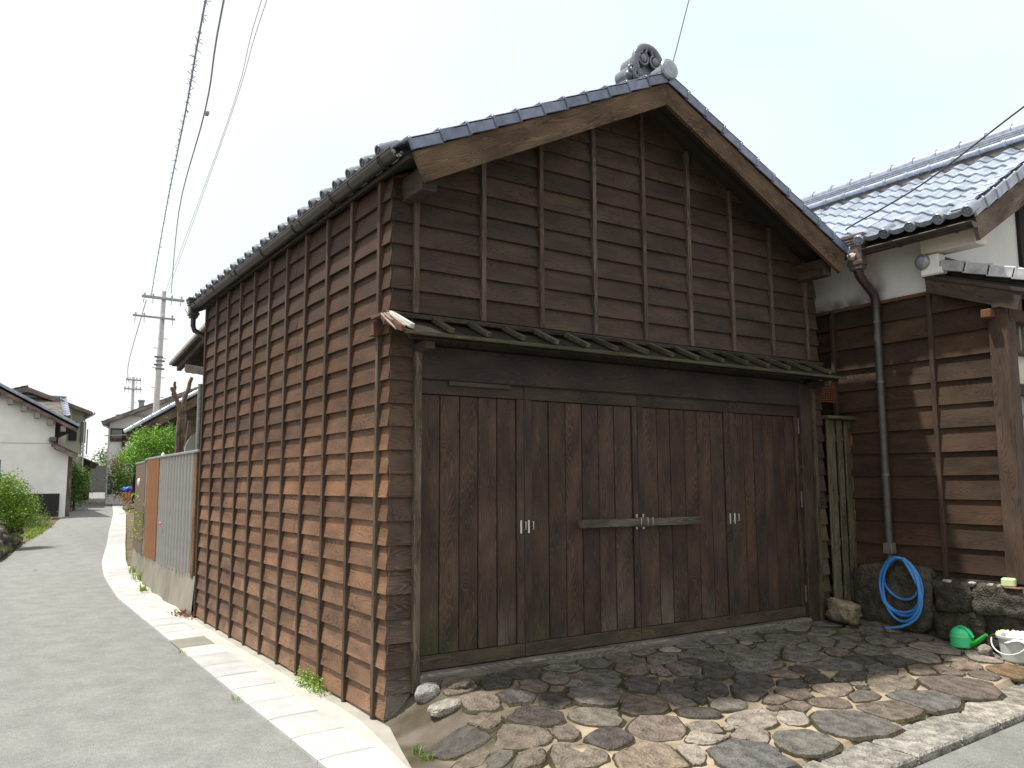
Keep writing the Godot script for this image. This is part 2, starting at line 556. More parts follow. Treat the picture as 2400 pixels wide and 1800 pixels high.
# ------------------------------------------------------------------ plants
func leaf_at(s: SurfaceTool, p: Vector3, size: float, col: Color, shape := 0.5) -> void:
	var d := Vector3(rf(-1, 1), rf(-0.5, 0.9), rf(-1, 1)).normalized()
	var side := d.cross(Vector3(rf(-1, 1), rf(-1, 1), rf(-1, 1))).normalized()
	var n := side.cross(d).normalized()
	if n.y < 0.0: n = -n
	var a := p
	var b := p + d * size * 0.5 + side * size * shape * 0.5 + n * size * 0.08
	var c := p + d * size
	var e := p + d * size * 0.5 - side * size * shape * 0.5 + n * size * 0.08
	tri(s, a, b, c, n, Vector2.ZERO, Vector2.ZERO, Vector2.ZERO, col)
	tri(s, a, c, e, n, Vector2.ZERO, Vector2.ZERO, Vector2.ZERO, col)

# leaves spread through uneven lobes, thicker towards the outside of each
func foliage(lobes: Array, count: int, size: float, base: Color, shape := 0.5, young := Color(0.30, 0.42, 0.07)) -> SurfaceTool:
	var s := st()
	var total := 0.0
	for l in lobes: total += l[1].x * l[1].y + l[1].y * l[1].z
	for l in lobes:
		var n := int(count * (l[1].x * l[1].y + l[1].y * l[1].z) / total)
		var clumps := maxi(6, n / 40)
		for k in clumps:
			var dir := Vector3(rf(-1, 1), rf(-0.8, 1), rf(-1, 1)).normalized()
			var cc: Vector3 = l[0] + dir * l[1] * pow(rf(0.15, 1.0), 0.5)
			var tone := rf(0.55, 1.35)
			var yng := rf(0.0, 0.6) * clampf(dir.y + 0.4, 0.0, 1.0)
			for j in n / clumps:
				var off := Vector3(rng.randfn(0, 1), rng.randfn(0, 1), rng.randfn(0, 1)) * size * 1.7
				var c := tint(base.lerp(young, yng * rf(0.4, 1.0)), 0.25) * tone
				leaf_at(s, cc + off, size * rf(0.7, 1.3), c, shape)
	return s

func blades(s: SurfaceTool, at: Vector3, count: int, height: float, spread: float, col: Color) -> void:
	for k in count:
		var p := at + Vector3(rf(-spread, spread), 0, rf(-spread, spread))
		var lean := Vector3(rf(-1, 1), 0, rf(-1, 1)) * height * 0.6
		var h := height * rf(0.5, 1.2)
		var side := Vector3(rf(-1, 1), 0, rf(-1, 1)).normalized() * height * 0.06
		var m := p + lean * 0.3 + Vector3.UP * h * 0.6
		var t := p + lean + Vector3.UP * h
		var c := tint(col, 0.3)
		quad(s, p - side, p + side, m + side * 0.8, m - side * 0.8, Vector3(side.z, 0.2, -side.x), Vector2.ZERO, Vector2.ZERO, Vector2.ZERO, Vector2.ZERO, c)
		tri(s, m - side * 0.8, m + side * 0.8, t, Vector3(side.z, 0.2, -side.x), Vector2.ZERO, Vector2.ZERO, Vector2.ZERO, c)

# ------------------------------------------------------------------ start
const CAM := Vector3(-2.519, 1.6, 5.364)

func _ready() -> void:
	rng.seed = 20
	# camera
	var cam := Camera3D.new()
	cam.name = "camera"
	cam.fov = 49.78
	cam.near = 0.05
	cam.far = 900.0
	add_child(cam)
	cam.position = CAM
	cam.basis = Basis.from_euler(Vector3(0.1181, -0.5849, -0.004))
	cam.current = true
	# sky, sun and exposure
	var env := Environment.new()
	env.background_mode = Environment.BG_SKY
	var sky := Sky.new()
	var sm := PanoramaSkyMaterial.new()
	sm.panorama = make_sky()
	sky.sky_material = sm
	env.sky = sky
	env.background_energy_multiplier = 1.0
	env.tonemap_mode = Environment.TONE_MAPPER_LINEAR
	env.tonemap_exposure = 1.17
	env.sdfgi_enabled = true
	env.ssao_enabled = true
	env.ssil_enabled = true
	var we := WorldEnvironment.new()
	we.name = "world_environment"
	we.environment = env
	add_child(we)
	var sun := DirectionalLight3D.new()
	sun.name = "sun"
	sun.light_energy = 1.6
	sun.light_color = Color(1.0, 0.982, 0.945)
	sun.light_angular_distance = 1.6
	sun.shadow_enabled = true
	add_child(sun)
	sun.look_at_from_position(Vector3(-3.5, 10, -1.95), Vector3.ZERO)
	make_materials()
	# large structure
	build_ground()
	build_courtyard()
	build_storehouse()
	build_neighbour()
	build_left_side()
	build_right_background()
	build_poles()
	# smaller things
	build_yard_things()
	build_alley_things()

# thin bright cloud, whiter round the hidden sun, with a paler blue-green patch where it parts
func make_sky() -> ImageTexture:
	var w := 512
	var h := 256
	var n := FastNoiseLite.new()
	n.seed = 8
	n.frequency = 1.1
	n.fractal_octaves = 4
	var sun_dir := Vector3(-3.5, 10, -2.2).normalized()
	var im := Image.create(w, h, false, Image.FORMAT_RGBF)
	for j in h:
		var th := PI * (j + 0.5) / h
		for i in w:
			var ph := TAU * (i + 0.5) / w
			var d := Vector3(sin(ph) * sin(th), cos(th), -cos(ph) * sin(th))
			var c := Color(0.5, 0.5, 0.5)
			if d.y > -0.02:
				var veil := 0.5 + 0.9 * n.get_noise_3d(d.x * 1.0, d.y * 1.6, d.z * 1.0)
				var near := clampf(d.dot(sun_dir), 0.0, 1.0)
				# away from the sun the veil thins
				var gap := clampf(d.dot(Vector3(0.80, 0.42, -0.42).normalized()), 0.0, 1.0)
				var thin := clampf(1.0 * pow(gap, 4.0) + 0.15 - 0.4 * near + 1.15 * (0.5 - veil), 0.0, 1.0) * smoothstep(0.02, 0.3, d.y)
				c = Color(0.90, 0.895, 0.88).lerp(Color(0.72, 0.87, 0.895), thin)
				var glow := 0.25 * pow(near, 6.0) + 0.9 * pow(near, 40.0)
				c = Color(c.r + glow, c.g + glow * 0.98, c.b + glow * 0.94)
			im.set_pixel(i, j, c)
	return ImageTexture.create_from_image(im)

# ------------------------------------------------------------------ ground, roads, kerbs
var kerb_rows := [[0.8, -0.66, -0.30], [-3.53, -0.60, -0.26], [-8.0, -0.53, -0.16], [-10.7, -0.36, 0.06], [-13.0, -0.10, 0.34], [-17.0, 0.52, 0.93], [-21.0, 1.1, 1.55], [-31.0, 2.6, 3.05], [-42.0, 4.05, 4.5], [-53.0, 5.4, 5.8], [-64.0, 7.0, 7.4]]
var left_rows := [[-9.0, -4.6], [-11.8, -2.6], [-14.0, -1.75], [-18.6, -1.1], [-21.7, -0.5], [-31.4, 0.95], [-49.0, 3.5], [-64.0, 5.6]]

func build_ground() -> void:
	var s := st()
	var xs := [-260.0, -60.0, -20.0, -8.0, -3.0, 0.0, 3.0, 8.0, 20.0, 60.0, 260.0]
	var zs := [60.0, 10.0, 4.0, 0.0, -4.0, -8.0, -14.0, -20.0, -30.0, -40.0, -50.0, -64.0, -80.0, -120.0, -400.0]
	for i in xs.size() - 1:
		for j in zs.size() - 1:
			var f := func(x: float, z: float) -> Vector3: return Vector3(x, rise(z) - 0.075, z)
			var p := [f.call(xs[i], zs[j]), f.call(xs[i + 1], zs[j]), f.call(xs[i + 1], zs[j + 1]), f.call(xs[i], zs[j + 1])]
			quad(s, p[0], p[1], p[2], p[3], Vector3.UP, Vector2.ZERO, Vector2.ZERO, Vector2.ZERO, Vector2.ZERO, Color(0.20, 0.17, 0.12))
	structure("ground", s, M.soil, "bare soil under and around the houses and roads")
	# the alley's asphalt and, round the corner, the street's
	s = st()
	var zz := []
	var z := 2.6
	while z > -64.0:
		zz.append(z)
		z -= 0.6 if z > -12.0 else 2.0
	zz.append(-64.0)
	for k in zz.size() - 1:
		var row := func(q: float) -> Array:
			var xr := table(q, kerb_rows, 1) + 0.01
			if q > 0.8:
				var e := clampf((q - 0.85) / 1.57, 0.0, 1.0)
				xr = 0.6 - 1.26 * sqrt(maxf(0.0, 1.0 - e * e))
			return [maxf(-9.0, table(q, left_rows, 1)) if q < -9.0 else -9.0 + 4.4 * smoothstep(0.0, -9.0, q), xr]
		var r0: Array = row.call(zz[k])
		var r1: Array = row.call(zz[k + 1])
		var y0 := rise(zz[k]) - 0.036
		var y1 := rise(zz[k + 1]) - 0.036
		for c in 8:
			var t0 := c / 8.0
			var t1 := (c + 1) / 8.0
			var camber := func(t: float) -> float: return 0.03 * (1.0 - pow(2.0 * t - 1.0, 2.0)) - 0.012
			quad(s, Vector3(lerpf(r0[0], r0[1], t0), y0 + camber.call(t0), zz[k]), Vector3(lerpf(r0[0], r0[1], t1), y0 + camber.call(t1), zz[k]),
				Vector3(lerpf(r1[0], r1[1], t1), y1 + camber.call(t1), zz[k + 1]), Vector3(lerpf(r1[0], r1[1], t0), y1 + camber.call(t0), zz[k + 1]), Vector3.UP,
				Vector2.ZERO, Vector2.ZERO, Vector2.ZERO, Vector2.ZERO, Color(0.325, 0.322, 0.312))
	structure("alley_road", s, M.asphalt, "worn grey asphalt of the narrow alley")
	s = st()
	for k in 20:
		var x0 := 0.55 + k * 1.2
		var x1 := x0 + 1.2
		quad(s, Vector3(x0, -0.045, 2.53 - 0.07 * (x0 - 1.3)), Vector3(x1, -0.045, 2.53 - 0.07 * (x1 - 1.3)), Vector3(x1, -0.045, 10), Vector3(x0, -0.045, 10), Vector3.UP,
			Vector2.ZERO, Vector2.ZERO, Vector2.ZERO, Vector2.ZERO, Color(0.30, 0.295, 0.275))
	quad(s, Vector3(-9, -0.045, 2.6), Vector3(0.56, -0.045, 2.6), Vector3(0.56, -0.045, 10), Vector3(-9, -0.045, 10), Vector3.UP, Vector2.ZERO, Vector2.ZERO, Vector2.ZERO, Vector2.ZERO, Color(0.30, 0.295, 0.275))
	structure("street_road", s, M.asphalt, "grey asphalt street in front of the stone yard")
	# pale concrete kerb slabs down the alley
	var kerb := Node3D.new()
	kerb.name = "alley_kerb"
	add_child(kerb)
	tag(kerb, "row of pale concrete gutter slabs along the alley", "", "", "structure")
	var zc := 0.95
	var n := 0
	while zc > -62.0:
		var len := 0.5 if zc > -13.0 else (1.0 if zc > -30.0 else 3.0)
		var za := zc - 0.004
		var zb := zc - len + 0.004
		var xa0 := table(za, kerb_rows, 1)
		var xa1 := table(za, kerb_rows, 2)
		var xb0 := table(zb, kerb_rows, 1)
		var xb1 := table(zb, kerb_rows, 2)
		var c := tint(Color(0.495, 0.50, 0.50), 0.09)
		if n == 9: c = Color(0.26, 0.255, 0.22)
		var b := st()
		var ya := rise(za)
		var yb := rise(zb)
		var lip := rf(-0.003, 0.003)
		# section: sloping lip beside the asphalt, flat tread, chamfered ends
		var sec := func(x0: float, x1: float, y: float, zp: float, e: float) -> Array:
			return [Vector3(x0, y - 0.12, zp), Vector3(x0, y - 0.03, zp), Vector3(lerpf(x0, x1, 0.2), y - 0.024 + lip - e, zp), Vector3(x1, y - 0.018 + lip - e, zp), Vector3(x1, y - 0.12, zp)]
		var s0: Array = sec.call(xa0, xa1, ya, za, 0.012)
		var s1: Array = sec.call(xa0, xa1, ya, za - 0.012, 0.0)
		var s2: Array = sec.call(xb0, xb1, yb, zb + 0.012, 0.0)
		var s3: Array = sec.call(xb0, xb1, yb, zb, 0.012)
		var ss := [s0, s1, s2, s3]
		for q in 3:
			for e in 4:
				var out := Vector3(-1, 0.3, 0) if e == 0 else (Vector3.UP if e < 3 else Vector3.RIGHT)
				quad(b, ss[q][e], ss[q][e + 1], ss[q + 1][e + 1], ss[q + 1][e], out, Vector2.ZERO, Vector2.ZERO, Vector2.ZERO, Vector2.ZERO, c)
		for e in [[s0, Vector3(0, 0, 1)], [s3, Vector3(0, 0, -1)]]:
			for q in 3: tri(b, e[0][0], e[0][q + 1], e[0][q + 2], e[1], Vector2.ZERO, Vector2.ZERO, Vector2.ZERO, c)
		part("kerb_slab", b, M.concrete, kerb)
		zc -= len
		n += 1
	# the curve round the corner, behind the camera's lower edge
	for k in 6:
		var a0 := PI - (PI / 2) * k / 6.0 - 0.012
		var a1 := PI - (PI / 2) * (k + 1) / 6.0 + 0.012
		var b := st()
		var q := []
		for e in [[a0, 0.9, 1.27], [a0, 1.25, 1.57], [a1, 1.25, 1.57], [a1, 0.9, 1.27]]:
			q.append(Vector3(0.6 + cos(e[0]) * e[1], -0.12, 0.95 + sin(e[0]) * e[2] * 0.98))
		prism(b, q, Vector3.UP * 0.1, tint(Color(0.51, 0.51, 0.50), 0.05))
		part("kerb_slab", b, M.concrete, kerb)
	# smooth concrete apron between the slabs and the wall
	s = st()
	var zp := 0.95
	while zp > -11.5:
		var zq := zp - 0.4
		var f := func(q: float) -> Array:
			var x0 := table(q, kerb_rows, 2) + 0.004
			var x1 := 0.05 if q > -5.6 else maxf(0.12, x0 + 0.16)
			if q > 0.0: x1 = lerpf(0.0, -0.28, q / 0.95)
			return [x0, maxf(x0 + 0.01, x1)]
		var r0: Array = f.call(zp)
		var r1: Array = f.call(zq)
		var bump0 := 0.006 * sin(zp * 7.0)
		var bump1 := 0.006 * sin(zq * 7.0)
		for c in 2:
			var ta := c / 2.0
			var tb := (c + 1) / 2.0
			var ca := Color(0.52, 0.51, 0.475) if c == 0 else Color(0.40, 0.385, 0.345)
			quad(s, Vector3(lerpf(r0[0], r0[1], ta), rise(zp) - 0.022 + bump0 * ta, zp), Vector3(lerpf(r0[0], r0[1], tb), rise(zp) - 0.022 + bump0 * tb, zp),
				Vector3(lerpf(r1[0], r1[1], tb), rise(zq) - 0.022 + bump1 * tb, zq), Vector3(lerpf(r1[0], r1[1], ta), rise(zq) - 0.022 + bump1 * ta, zq), Vector3.UP,
				Vector2.ZERO, Vector2.ZERO, Vector2.ZERO, Vector2.ZERO, ca)
		zp = zq
	structure("concrete_path", s, M.concrete, "narrow concrete strip along the foot of the board wall")
	# kerb stones along the street, in front of the yard
	var fk := Node3D.new()
	fk.name = "street_kerb"
	add_child(fk)
	tag(fk, "row of grey stone kerb slabs between the paved yard and the street", "", "", "structure")
	var x := 0.62
	while x < 12.0:
		var x1 := x + rf(0.54, 0.6)
		var zi := func(q: float) -> float: return 2.205 - 0.085 * (q - 0.7)
		var zo := func(q: float) -> float: return 2.555 - 0.07 * (q - 0.7)
		var b := st()
		var g := 0.012
		var q := [Vector3(x + g, -0.14, zi.call(x) + g), Vector3(x1 - g, -0.14, zi.call(x1) + g), Vector3(x1 - g - 0.03, -0.14, zo.call(x1) - g), Vector3(x + g - 0.03, -0.14, zo.call(x) - g)]
		var c := tint(Color(0.40, 0.385, 0.35), 0.2)
		var top := []
		var mid := Vector3.ZERO
		for p in q: mid += p / 4.0
		var hh := 0.132 + rf(-0.008, 0.006)
		for p in q: top.append(p.lerp(mid, 0.05) + Vector3.UP * hh)
		for k in 4:
			var k2 := (k + 1) % 4
			var out: Vector3 = (q[k] + q[k2]) / 2.0 - mid
			quad(b, q[k], q[k2], q[k2] + Vector3.UP * (hh - 0.014), q[k] + Vector3.UP * (hh - 0.014), out, Vector2.ZERO, Vector2.ZERO, Vector2.ZERO, Vector2.ZERO, c)
			quad(b, q[k] + Vector3.UP * (hh - 0.014), q[k2] + Vector3.UP * (hh - 0.014), top[k2], top[k], out + Vector3.UP * 0.3, Vector2.ZERO, Vector2.ZERO, Vector2.ZERO, Vector2.ZERO, c)
		quad(b, top[0], top[1], top[2], top[3], Vector3.UP, Vector2.ZERO, Vector2.ZERO, Vector2.ZERO, Vector2.ZERO, c)
		part("kerb_slab", b, M.rubble, fk)
		x = x1

# ------------------------------------------------------------------ the stone-paved yard
# where each flagstone lies (x, z), its half width and half depth and the sort of stone
const FLAGS := "0.21,0.18,0.14,0.11,L;0.17,0.47,0.16,0.12,L;0.44,0.20,0.11,0.12,B;0.73,0.24,0.10,0.13,D;0.92,0.43,0.09,0.12,B;1.17,0.35,0.09,0.13,G;0.99,0.18,0.12,0.10,D;1.37,0.16,0.15,0.11,G;1.68,0.18,0.11,0.15,G;1.96,0.14,0.10,0.17,G;1.50,0.47,0.15,0.18,G;1.84,0.42,0.13,0.16,B;1.68,0.73,0.12,0.19,D;0.70,0.55,0.11,0.12,D;0.88,0.74,0.10,0.12,D;1.20,0.77,0.19,0.17,G;0.43,0.53,0.12,0.13,B;1.41,1.02,0.15,0.20,B;0.61,0.90,0.15,0.17,D;0.97,1.06,0.15,0.15,G;0.28,0.82,0.10,0.08,B;0.11,0.85,0.19,0.11,D;0.37,1.11,0.17,0.13,B;0.62,1.19,0.07,0.11,P;0.80,1.38,0.13,0.14,D;1.20,1.39,0.18,0.18,P;0.13,1.22,0.07,0.07,G;0.25,1.37,0.08,0.08,B;0.49,1.48,0.15,0.17,B;0.89,1.70,0.23,0.16,T;0.04,1.07,0.09,0.07,B;0.08,0.31,0.10,0.12,B;1.30,-0.01,0.14,0.11,D;2.24,0.06,0.12,0.17,G;2.26,0.32,0.11,0.16,G;2.26,0.56,0.12,0.19,G;1.83,0.89,0.13,0.18,D;1.70,1.07,0.11,0.13,G;2.78,0.13,0.12,0.12,G;3.12,0.14,0.14,0.13,G;3.45,0.17,0.13,0.11,G;2.68,0.39,0.16,0.18,G;3.01,0.55,0.21,0.19,G;2.44,0.73,0.12,0.16,D;2.86,0.77,0.20,0.15,G;2.87,1.00,0.13,0.12,B;3.12,1.01,0.12,0.10,D;3.50,1.05,0.21,0.25,G;3.48,0.72,0.20,0.20,G;3.73,0.34,0.21,0.15,G;3.75,0.58,0.10,0.13,G;4.03,0.54,0.09,0.20,G;3.84,0.79,0.10,0.15,B;4.10,0.69,0.08,0.12,G;4.17,0.90,0.14,0.19,G;4.35,0.54,0.14,0.13,G;4.28,0.29,0.14,0.15,G;3.84,1.01,0.13,0.15,D;4.12,1.15,0.15,0.19,D;4.85,1.10,0.22,0.26,L;4.92,0.74,0.11,0.19,G;5.25,1.19,0.13,0.16,L;4.44,1.13,0.22,0.26,L;4.67,1.34,0.10,0.16,L;5.06,1.41,0.18,0.26,L;1.40,1.91,0.22,0.19,U;1.89,1.93,0.18,0.22,U;2.45,1.86,0.28,0.26,U;3.39,1.83,0.23,0.25,U;2.95,1.83,0.22,0.21,B;3.98,1.76,0.29,0.26,P;1.89,1.54,0.15,0.19,L;2.16,1.64,0.11,0.15,L;3.00,1.61,0.11,0.13,G;2.65,1.57,0.15,0.12,B;2.94,1.39,0.14,0.14,T;3.54,1.49,0.18,0.25,B;4.10,1.41,0.12,0.19,B;4.76,1.73,0.19,0.21,R;1.47,1.51,0.11,0.09,L;1.66,1.72,0.12,0.10,L;1.35,1.63,0.12,0.09,L;1.93,1.29,0.12,0.14,G;1.64,1.31,0.13,0.09,D;2.55,1.01,0.16,0.15,D;2.07,1.02,0.12,0.17,D;2.28,1.18,0.13,0.16,D;2.60,1.32,0.12,0.18,B;2.37,1.52,0.08,0.10,P;2.73,1.18,0.12,0.13,D;3.03,1.19,0.10,0.14,D;1.82,1.08,0.09,0.13,D;3.40,1.23,0.11,0.13,D;4.24,1.51,0.14,0.14,P;4.57,1.52,0.13,0.18,T;3.72,1.28,0.12,0.16,G;3.33,0.50,0.11,0.13,G;3.05,0.34,0.13,0.12,G;2.46,0.49,0.12,0.10,D;4.47,1.69,0.11,0.17,B;5.23,1.57,0.14,0.17,L;2.35,1.35,0.08,0.13,B;1.99,0.84,0.07,0.12,D;1.09,1.77,0.07,0.13,L;5.66,1.41,0.11,0.19,L;4.58,0.71,0.13,0.15,G;3.86,0.06,0.14,0.11,G;4.20,0.14,0.15,0.10,G;4.69,0.13,0.17,0.11,G;4.37,-0.10,0.11,0.13,G"

func stone_color(kind: String) -> Color:
	match kind:
		"L": return Color(0.50, 0.445, 0.385)
		"B": return Color(0.30, 0.252, 0.21)
		"D": return Color(0.150, 0.136, 0.126)
		"G": return Color(0.27, 0.248, 0.222)
		"P": return Color(0.33, 0.268, 0.235)
		"T": return Color(0.44, 0.36, 0.29)
		"U": return Color(0.27, 0.262, 0.25)
		"R": return Color(0.40, 0.285, 0.19)
	return Color(0.22, 0.19, 0.16)

func build_courtyard() -> void:
	# the bed: sandy mortar, darker and mossier towards the door
	var s := st()
	var nz := FastNoiseLite.new()
	nz.seed = 4
	nz.frequency = 1.4
	nz.fractal_octaves = 3
	var left := func(z: float) -> float:
		if z < 0.0: return 4.72
		if z < 0.85: return lerpf(-0.02, -0.3, z / 0.85)
		var e := clampf((z - 0.95) / 1.25, 0.0, 1.0)
		return 0.6 - 0.9 * sqrt(maxf(0.0, 1.0 - e * e))
	var front := func(x: float) -> float: return 2.235 - 0.085 * (x - 0.7)
	var bed := func(u: float, v: float) -> Vector3:   # u across, v from the back to the street
		var z0 := -0.06
		var z := lerpf(z0, 2.2, v)
		var x0: float = left.call(z)
		if z < 0.0: x0 = 0.0
		var x := lerpf(x0, 7.6, u)
		z = lerpf(z0, front.call(x), v)
		return Vector3(x, court_y(x, z) - (0.07 if v >= 1.0 else 0.0) + 0.012 * nz.get_noise_2d(x * 2.0, z * 2.0), z)
	var nu := 80
	var nv := 34
	for i in nu:
		for j in nv:
			var p := []
			for e in [[i, j], [i + 1, j], [i + 1, j + 1], [i, j + 1]]:
				p.append(bed.call(pow(float(e[0]) / nu, 1.0), float(e[1]) / nv))
			var cols := []
			for c in p:
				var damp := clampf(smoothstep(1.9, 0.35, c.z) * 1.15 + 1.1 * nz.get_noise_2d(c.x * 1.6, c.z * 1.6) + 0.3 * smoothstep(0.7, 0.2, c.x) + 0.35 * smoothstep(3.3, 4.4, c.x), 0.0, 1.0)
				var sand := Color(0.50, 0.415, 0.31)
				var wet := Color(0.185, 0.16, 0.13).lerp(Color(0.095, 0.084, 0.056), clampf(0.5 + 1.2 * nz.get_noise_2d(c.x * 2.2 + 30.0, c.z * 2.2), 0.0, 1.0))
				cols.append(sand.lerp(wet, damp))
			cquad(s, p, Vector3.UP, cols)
	# the gap between the two buildings
	quad(s, Vector3(4.6, 0.215, -0.04), Vector3(7.0, 0.215, -0.04), Vector3(7.0, 0.215, -6.5), Vector3(4.6, 0.215, -6.5), Vector3.UP, Vector2.ZERO, Vector2.ZERO, Vector2.ZERO, Vector2.ZERO, Color(0.15, 0.13, 0.09))
	var yard := structure("paved_yard", s, M.mortar, "yard of irregular flat stones bedded in sandy mortar before the big doors")
	# flagstones: where they lie, then as many small ones as fit between
	var flags := []
	for row in FLAGS.split(";"):
		var f := row.split(",")
		if f[0].to_float() < 0.24 and f[1].to_float() < 0.6: continue
		flags.append([f[0].to_float(), f[1].to_float(), f[2].to_float() * 1.24, f[3].to_float() * 1.27, f[4]])
	var e1 := Vector2(cos(0.42), sin(0.42))
	var axis2 := func(x: float, z: float) -> Vector2: return (Vector2(CAM.x, CAM.z) - Vector2(x, z)).normalized()
	var inside := func(f: Array, x: float, z: float, grow: float) -> float:
		var a2: Vector2 = axis2.call(f[0], f[1])
		var d := Vector2(x - f[0], z - f[1])
		var det := e1.cross(a2)
		return Vector2(d.cross(a2) / det / (f[2] + grow), e1.cross(d) / det / (f[3] + grow)).length()
	for k in 5200:
		var x := rf(0.3, 6.6)
		var z := rf(0.12, 2.05)
		if z > front.call(x) - 0.12 or (x < 0.9 and rf(0, 1) < 0.7): continue
		var size := rf(0.05, 0.16) if k < 2600 else rf(0.04, 0.075)
		var ok := x < 5.05 or z > 1.55 or x > 5.4
		for f in flags:
			if inside.call(f, x, z, size * 0.62) < 1.0:
				ok = false
				break
		if ok and flags.size() < 250: flags.append([x, z, size * rf(1.0, 1.5), size * rf(0.8, 1.0), ["G", "B", "D", "P", "L"][rng.randi() % 5]])
	for e in [[0.225, 0.16, 0.088, 0.062, 0.075, Color(0.40, 0.41, 0.40)], [0.21, 0.44, 0.11, 0.045, 0.08, Color(0.42, 0.40, 0.36)], [0.44, 0.22, 0.09, 0.035, 0.07, Color(0.20, 0.175, 0.145)]]:
		var b := st()
		rock(b, Vector3(e[0], court_y(e[0], e[1]) + 0.015, e[1]), Vector3(e[2], e[3], e[4]), e[5], 0.13, Basis(Vector3.UP, -0.42) * Basis(Vector3(0, 0, 1), 0.25), 2.5, 18, 11)
		part("stone", b, M.stone, yard)
	for f in flags:
		var a2: Vector2 = axis2.call(f[0], f[1])
		var c0 := Vector2(f[0], f[1])
		var segs := 18
		var ring := []
		var power := rf(2.2, 3.4)
		var ph := rf(0, TAU)
		var skew := rf(-0.35, 0.35)
		for j in segs:
			var a := TAU * (j + rf(-0.22, 0.22)) / segs
			var q := pow(pow(absf(cos(a)), power) + pow(absf(sin(a)), power), -1.0 / power)
			q *= 1.0 + 0.10 * sin(2.0 * a + ph) + 0.09 * sin(3.0 * a + ph * 2.0) + 0.05 * sin(5.0 * a + ph * 3.0) + rf(-0.055, 0.055)
			var p: Vector2 = c0 + e1 * ((cos(a) + skew * sin(a) * 0.5) * q * f[2]) + a2 * (sin(a) * q * f[3])
			# keep clear of the neighbours
			for g in flags:
				if is_same(g, f): continue
				var d := Vector2(g[0], g[1]) - c0
				var dist: float = d.length()
				if dist > 1.2: continue
				var rf1: float = f[2] * absf(d.normalized().dot(e1)) + f[3] * absf(d.normalized().dot(a2))
				var rg: float = g[2] * absf(d.normalized().dot(e1)) + g[3] * absf(d.normalized().dot(a2))
				var lim: float = dist * rf1 / (rf1 + rg) - 0.009
				var over: float = (p - c0).dot(d.normalized()) - lim
				if over > 0.0: p -= d.normalized() * over
			ring.append(p)
		var sum := Vector2.ZERO
		for p in ring: sum += p / segs
		var cobble: bool = f[0] < 0.32 and f[4] == "L"
		var rise_top := 0.055 if cobble else rf(0.009, 0.020)
		var tilt := Vector2(rf(-0.03, 0.03), rf(-0.03, 0.03))
		var b := st()
		var col := tint(stone_color(f[4]), 0.15) * 0.74
		var at := func(p: Vector2, h: float) -> Vector3: return Vector3(p.x, court_y(p.x, p.y) + h + (p - sum).dot(tilt), p.y)
		var lv := [[1.0, -0.02], [0.97, rise_top * 0.6], [0.91, rise_top * 0.97], [0.5, rise_top + rf(-0.003, 0.003)]]
		var wob := []
		for j in segs: wob.append(rf(-0.005, 0.005))
		for l in 3:
			for j in segs:
				var j2 := (j + 1) % segs
				var h := func(level: int, k: int) -> Vector3: return at.call(sum + (ring[k] - sum) * lv[level][0], lv[level][1] + (wob[k] if level > 1 else 0.0))
				quad(b, h.call(l, j), h.call(l, j2), h.call(l + 1, j2), h.call(l + 1, j), Vector3.UP * 0.4 + at.call(ring[j], 0.0) - at.call(sum, 0.0), Vector2.ZERO, Vector2.ZERO, Vector2.ZERO, Vector2.ZERO, col)
		# dark moss and dirt in the joint round the stone
		for j in segs:
			var j2 := (j + 1) % segs
			var w0 := 0.012 + 0.014 * absf(sin(j * 1.3 + ph))
			var w1 := 0.012 + 0.014 * absf(sin(j2 * 1.3 + ph))
			var r0: Vector2 = ring[j] - sum
			var r1: Vector2 = ring[j2] - sum
			quad(b, at.call(sum + r0 * 0.99, 0.006), at.call(sum + r1 * 0.99, 0.006), at.call(sum + r1 + r1.normalized() * w1, -0.004), at.call(sum + r0 + r0.normalized() * w0, -0.004), Vector3.UP, Vector2.ZERO, Vector2.ZERO, Vector2.ZERO, Vector2.ZERO, Color(0.075, 0.066, 0.038))
		for j in segs:
			var j2 := (j + 1) % segs
			tri(b, at.call(sum, lv[3][1] * (1.1 if cobble else 1.0)), at.call(sum + (ring[j] - sum) * 0.5, lv[3][1] + wob[j]), at.call(sum + (ring[j2] - sum) * 0.5, lv[3][1] + wob[j2]), Vector3.UP, Vector2.ZERO, Vector2.ZERO, Vector2.ZERO, col)
		part("stone", b, M.rubble, yard)

# ------------------------------------------------------------------ the storehouse
const PITCH := 0.1665
const BW := 4.83      # width of the front
const BD := 5.43      # depth along the alley

func roof_y(x: float) -> float:   # underside line of the verge tiles
	return 3.866 + 0.479 * (x + 0.055) if x < 2.368 else 3.866 + 0.479 * (4.791 - x)

func soffit_y(x: float) -> float:
	return roof_y(x) - 0.035

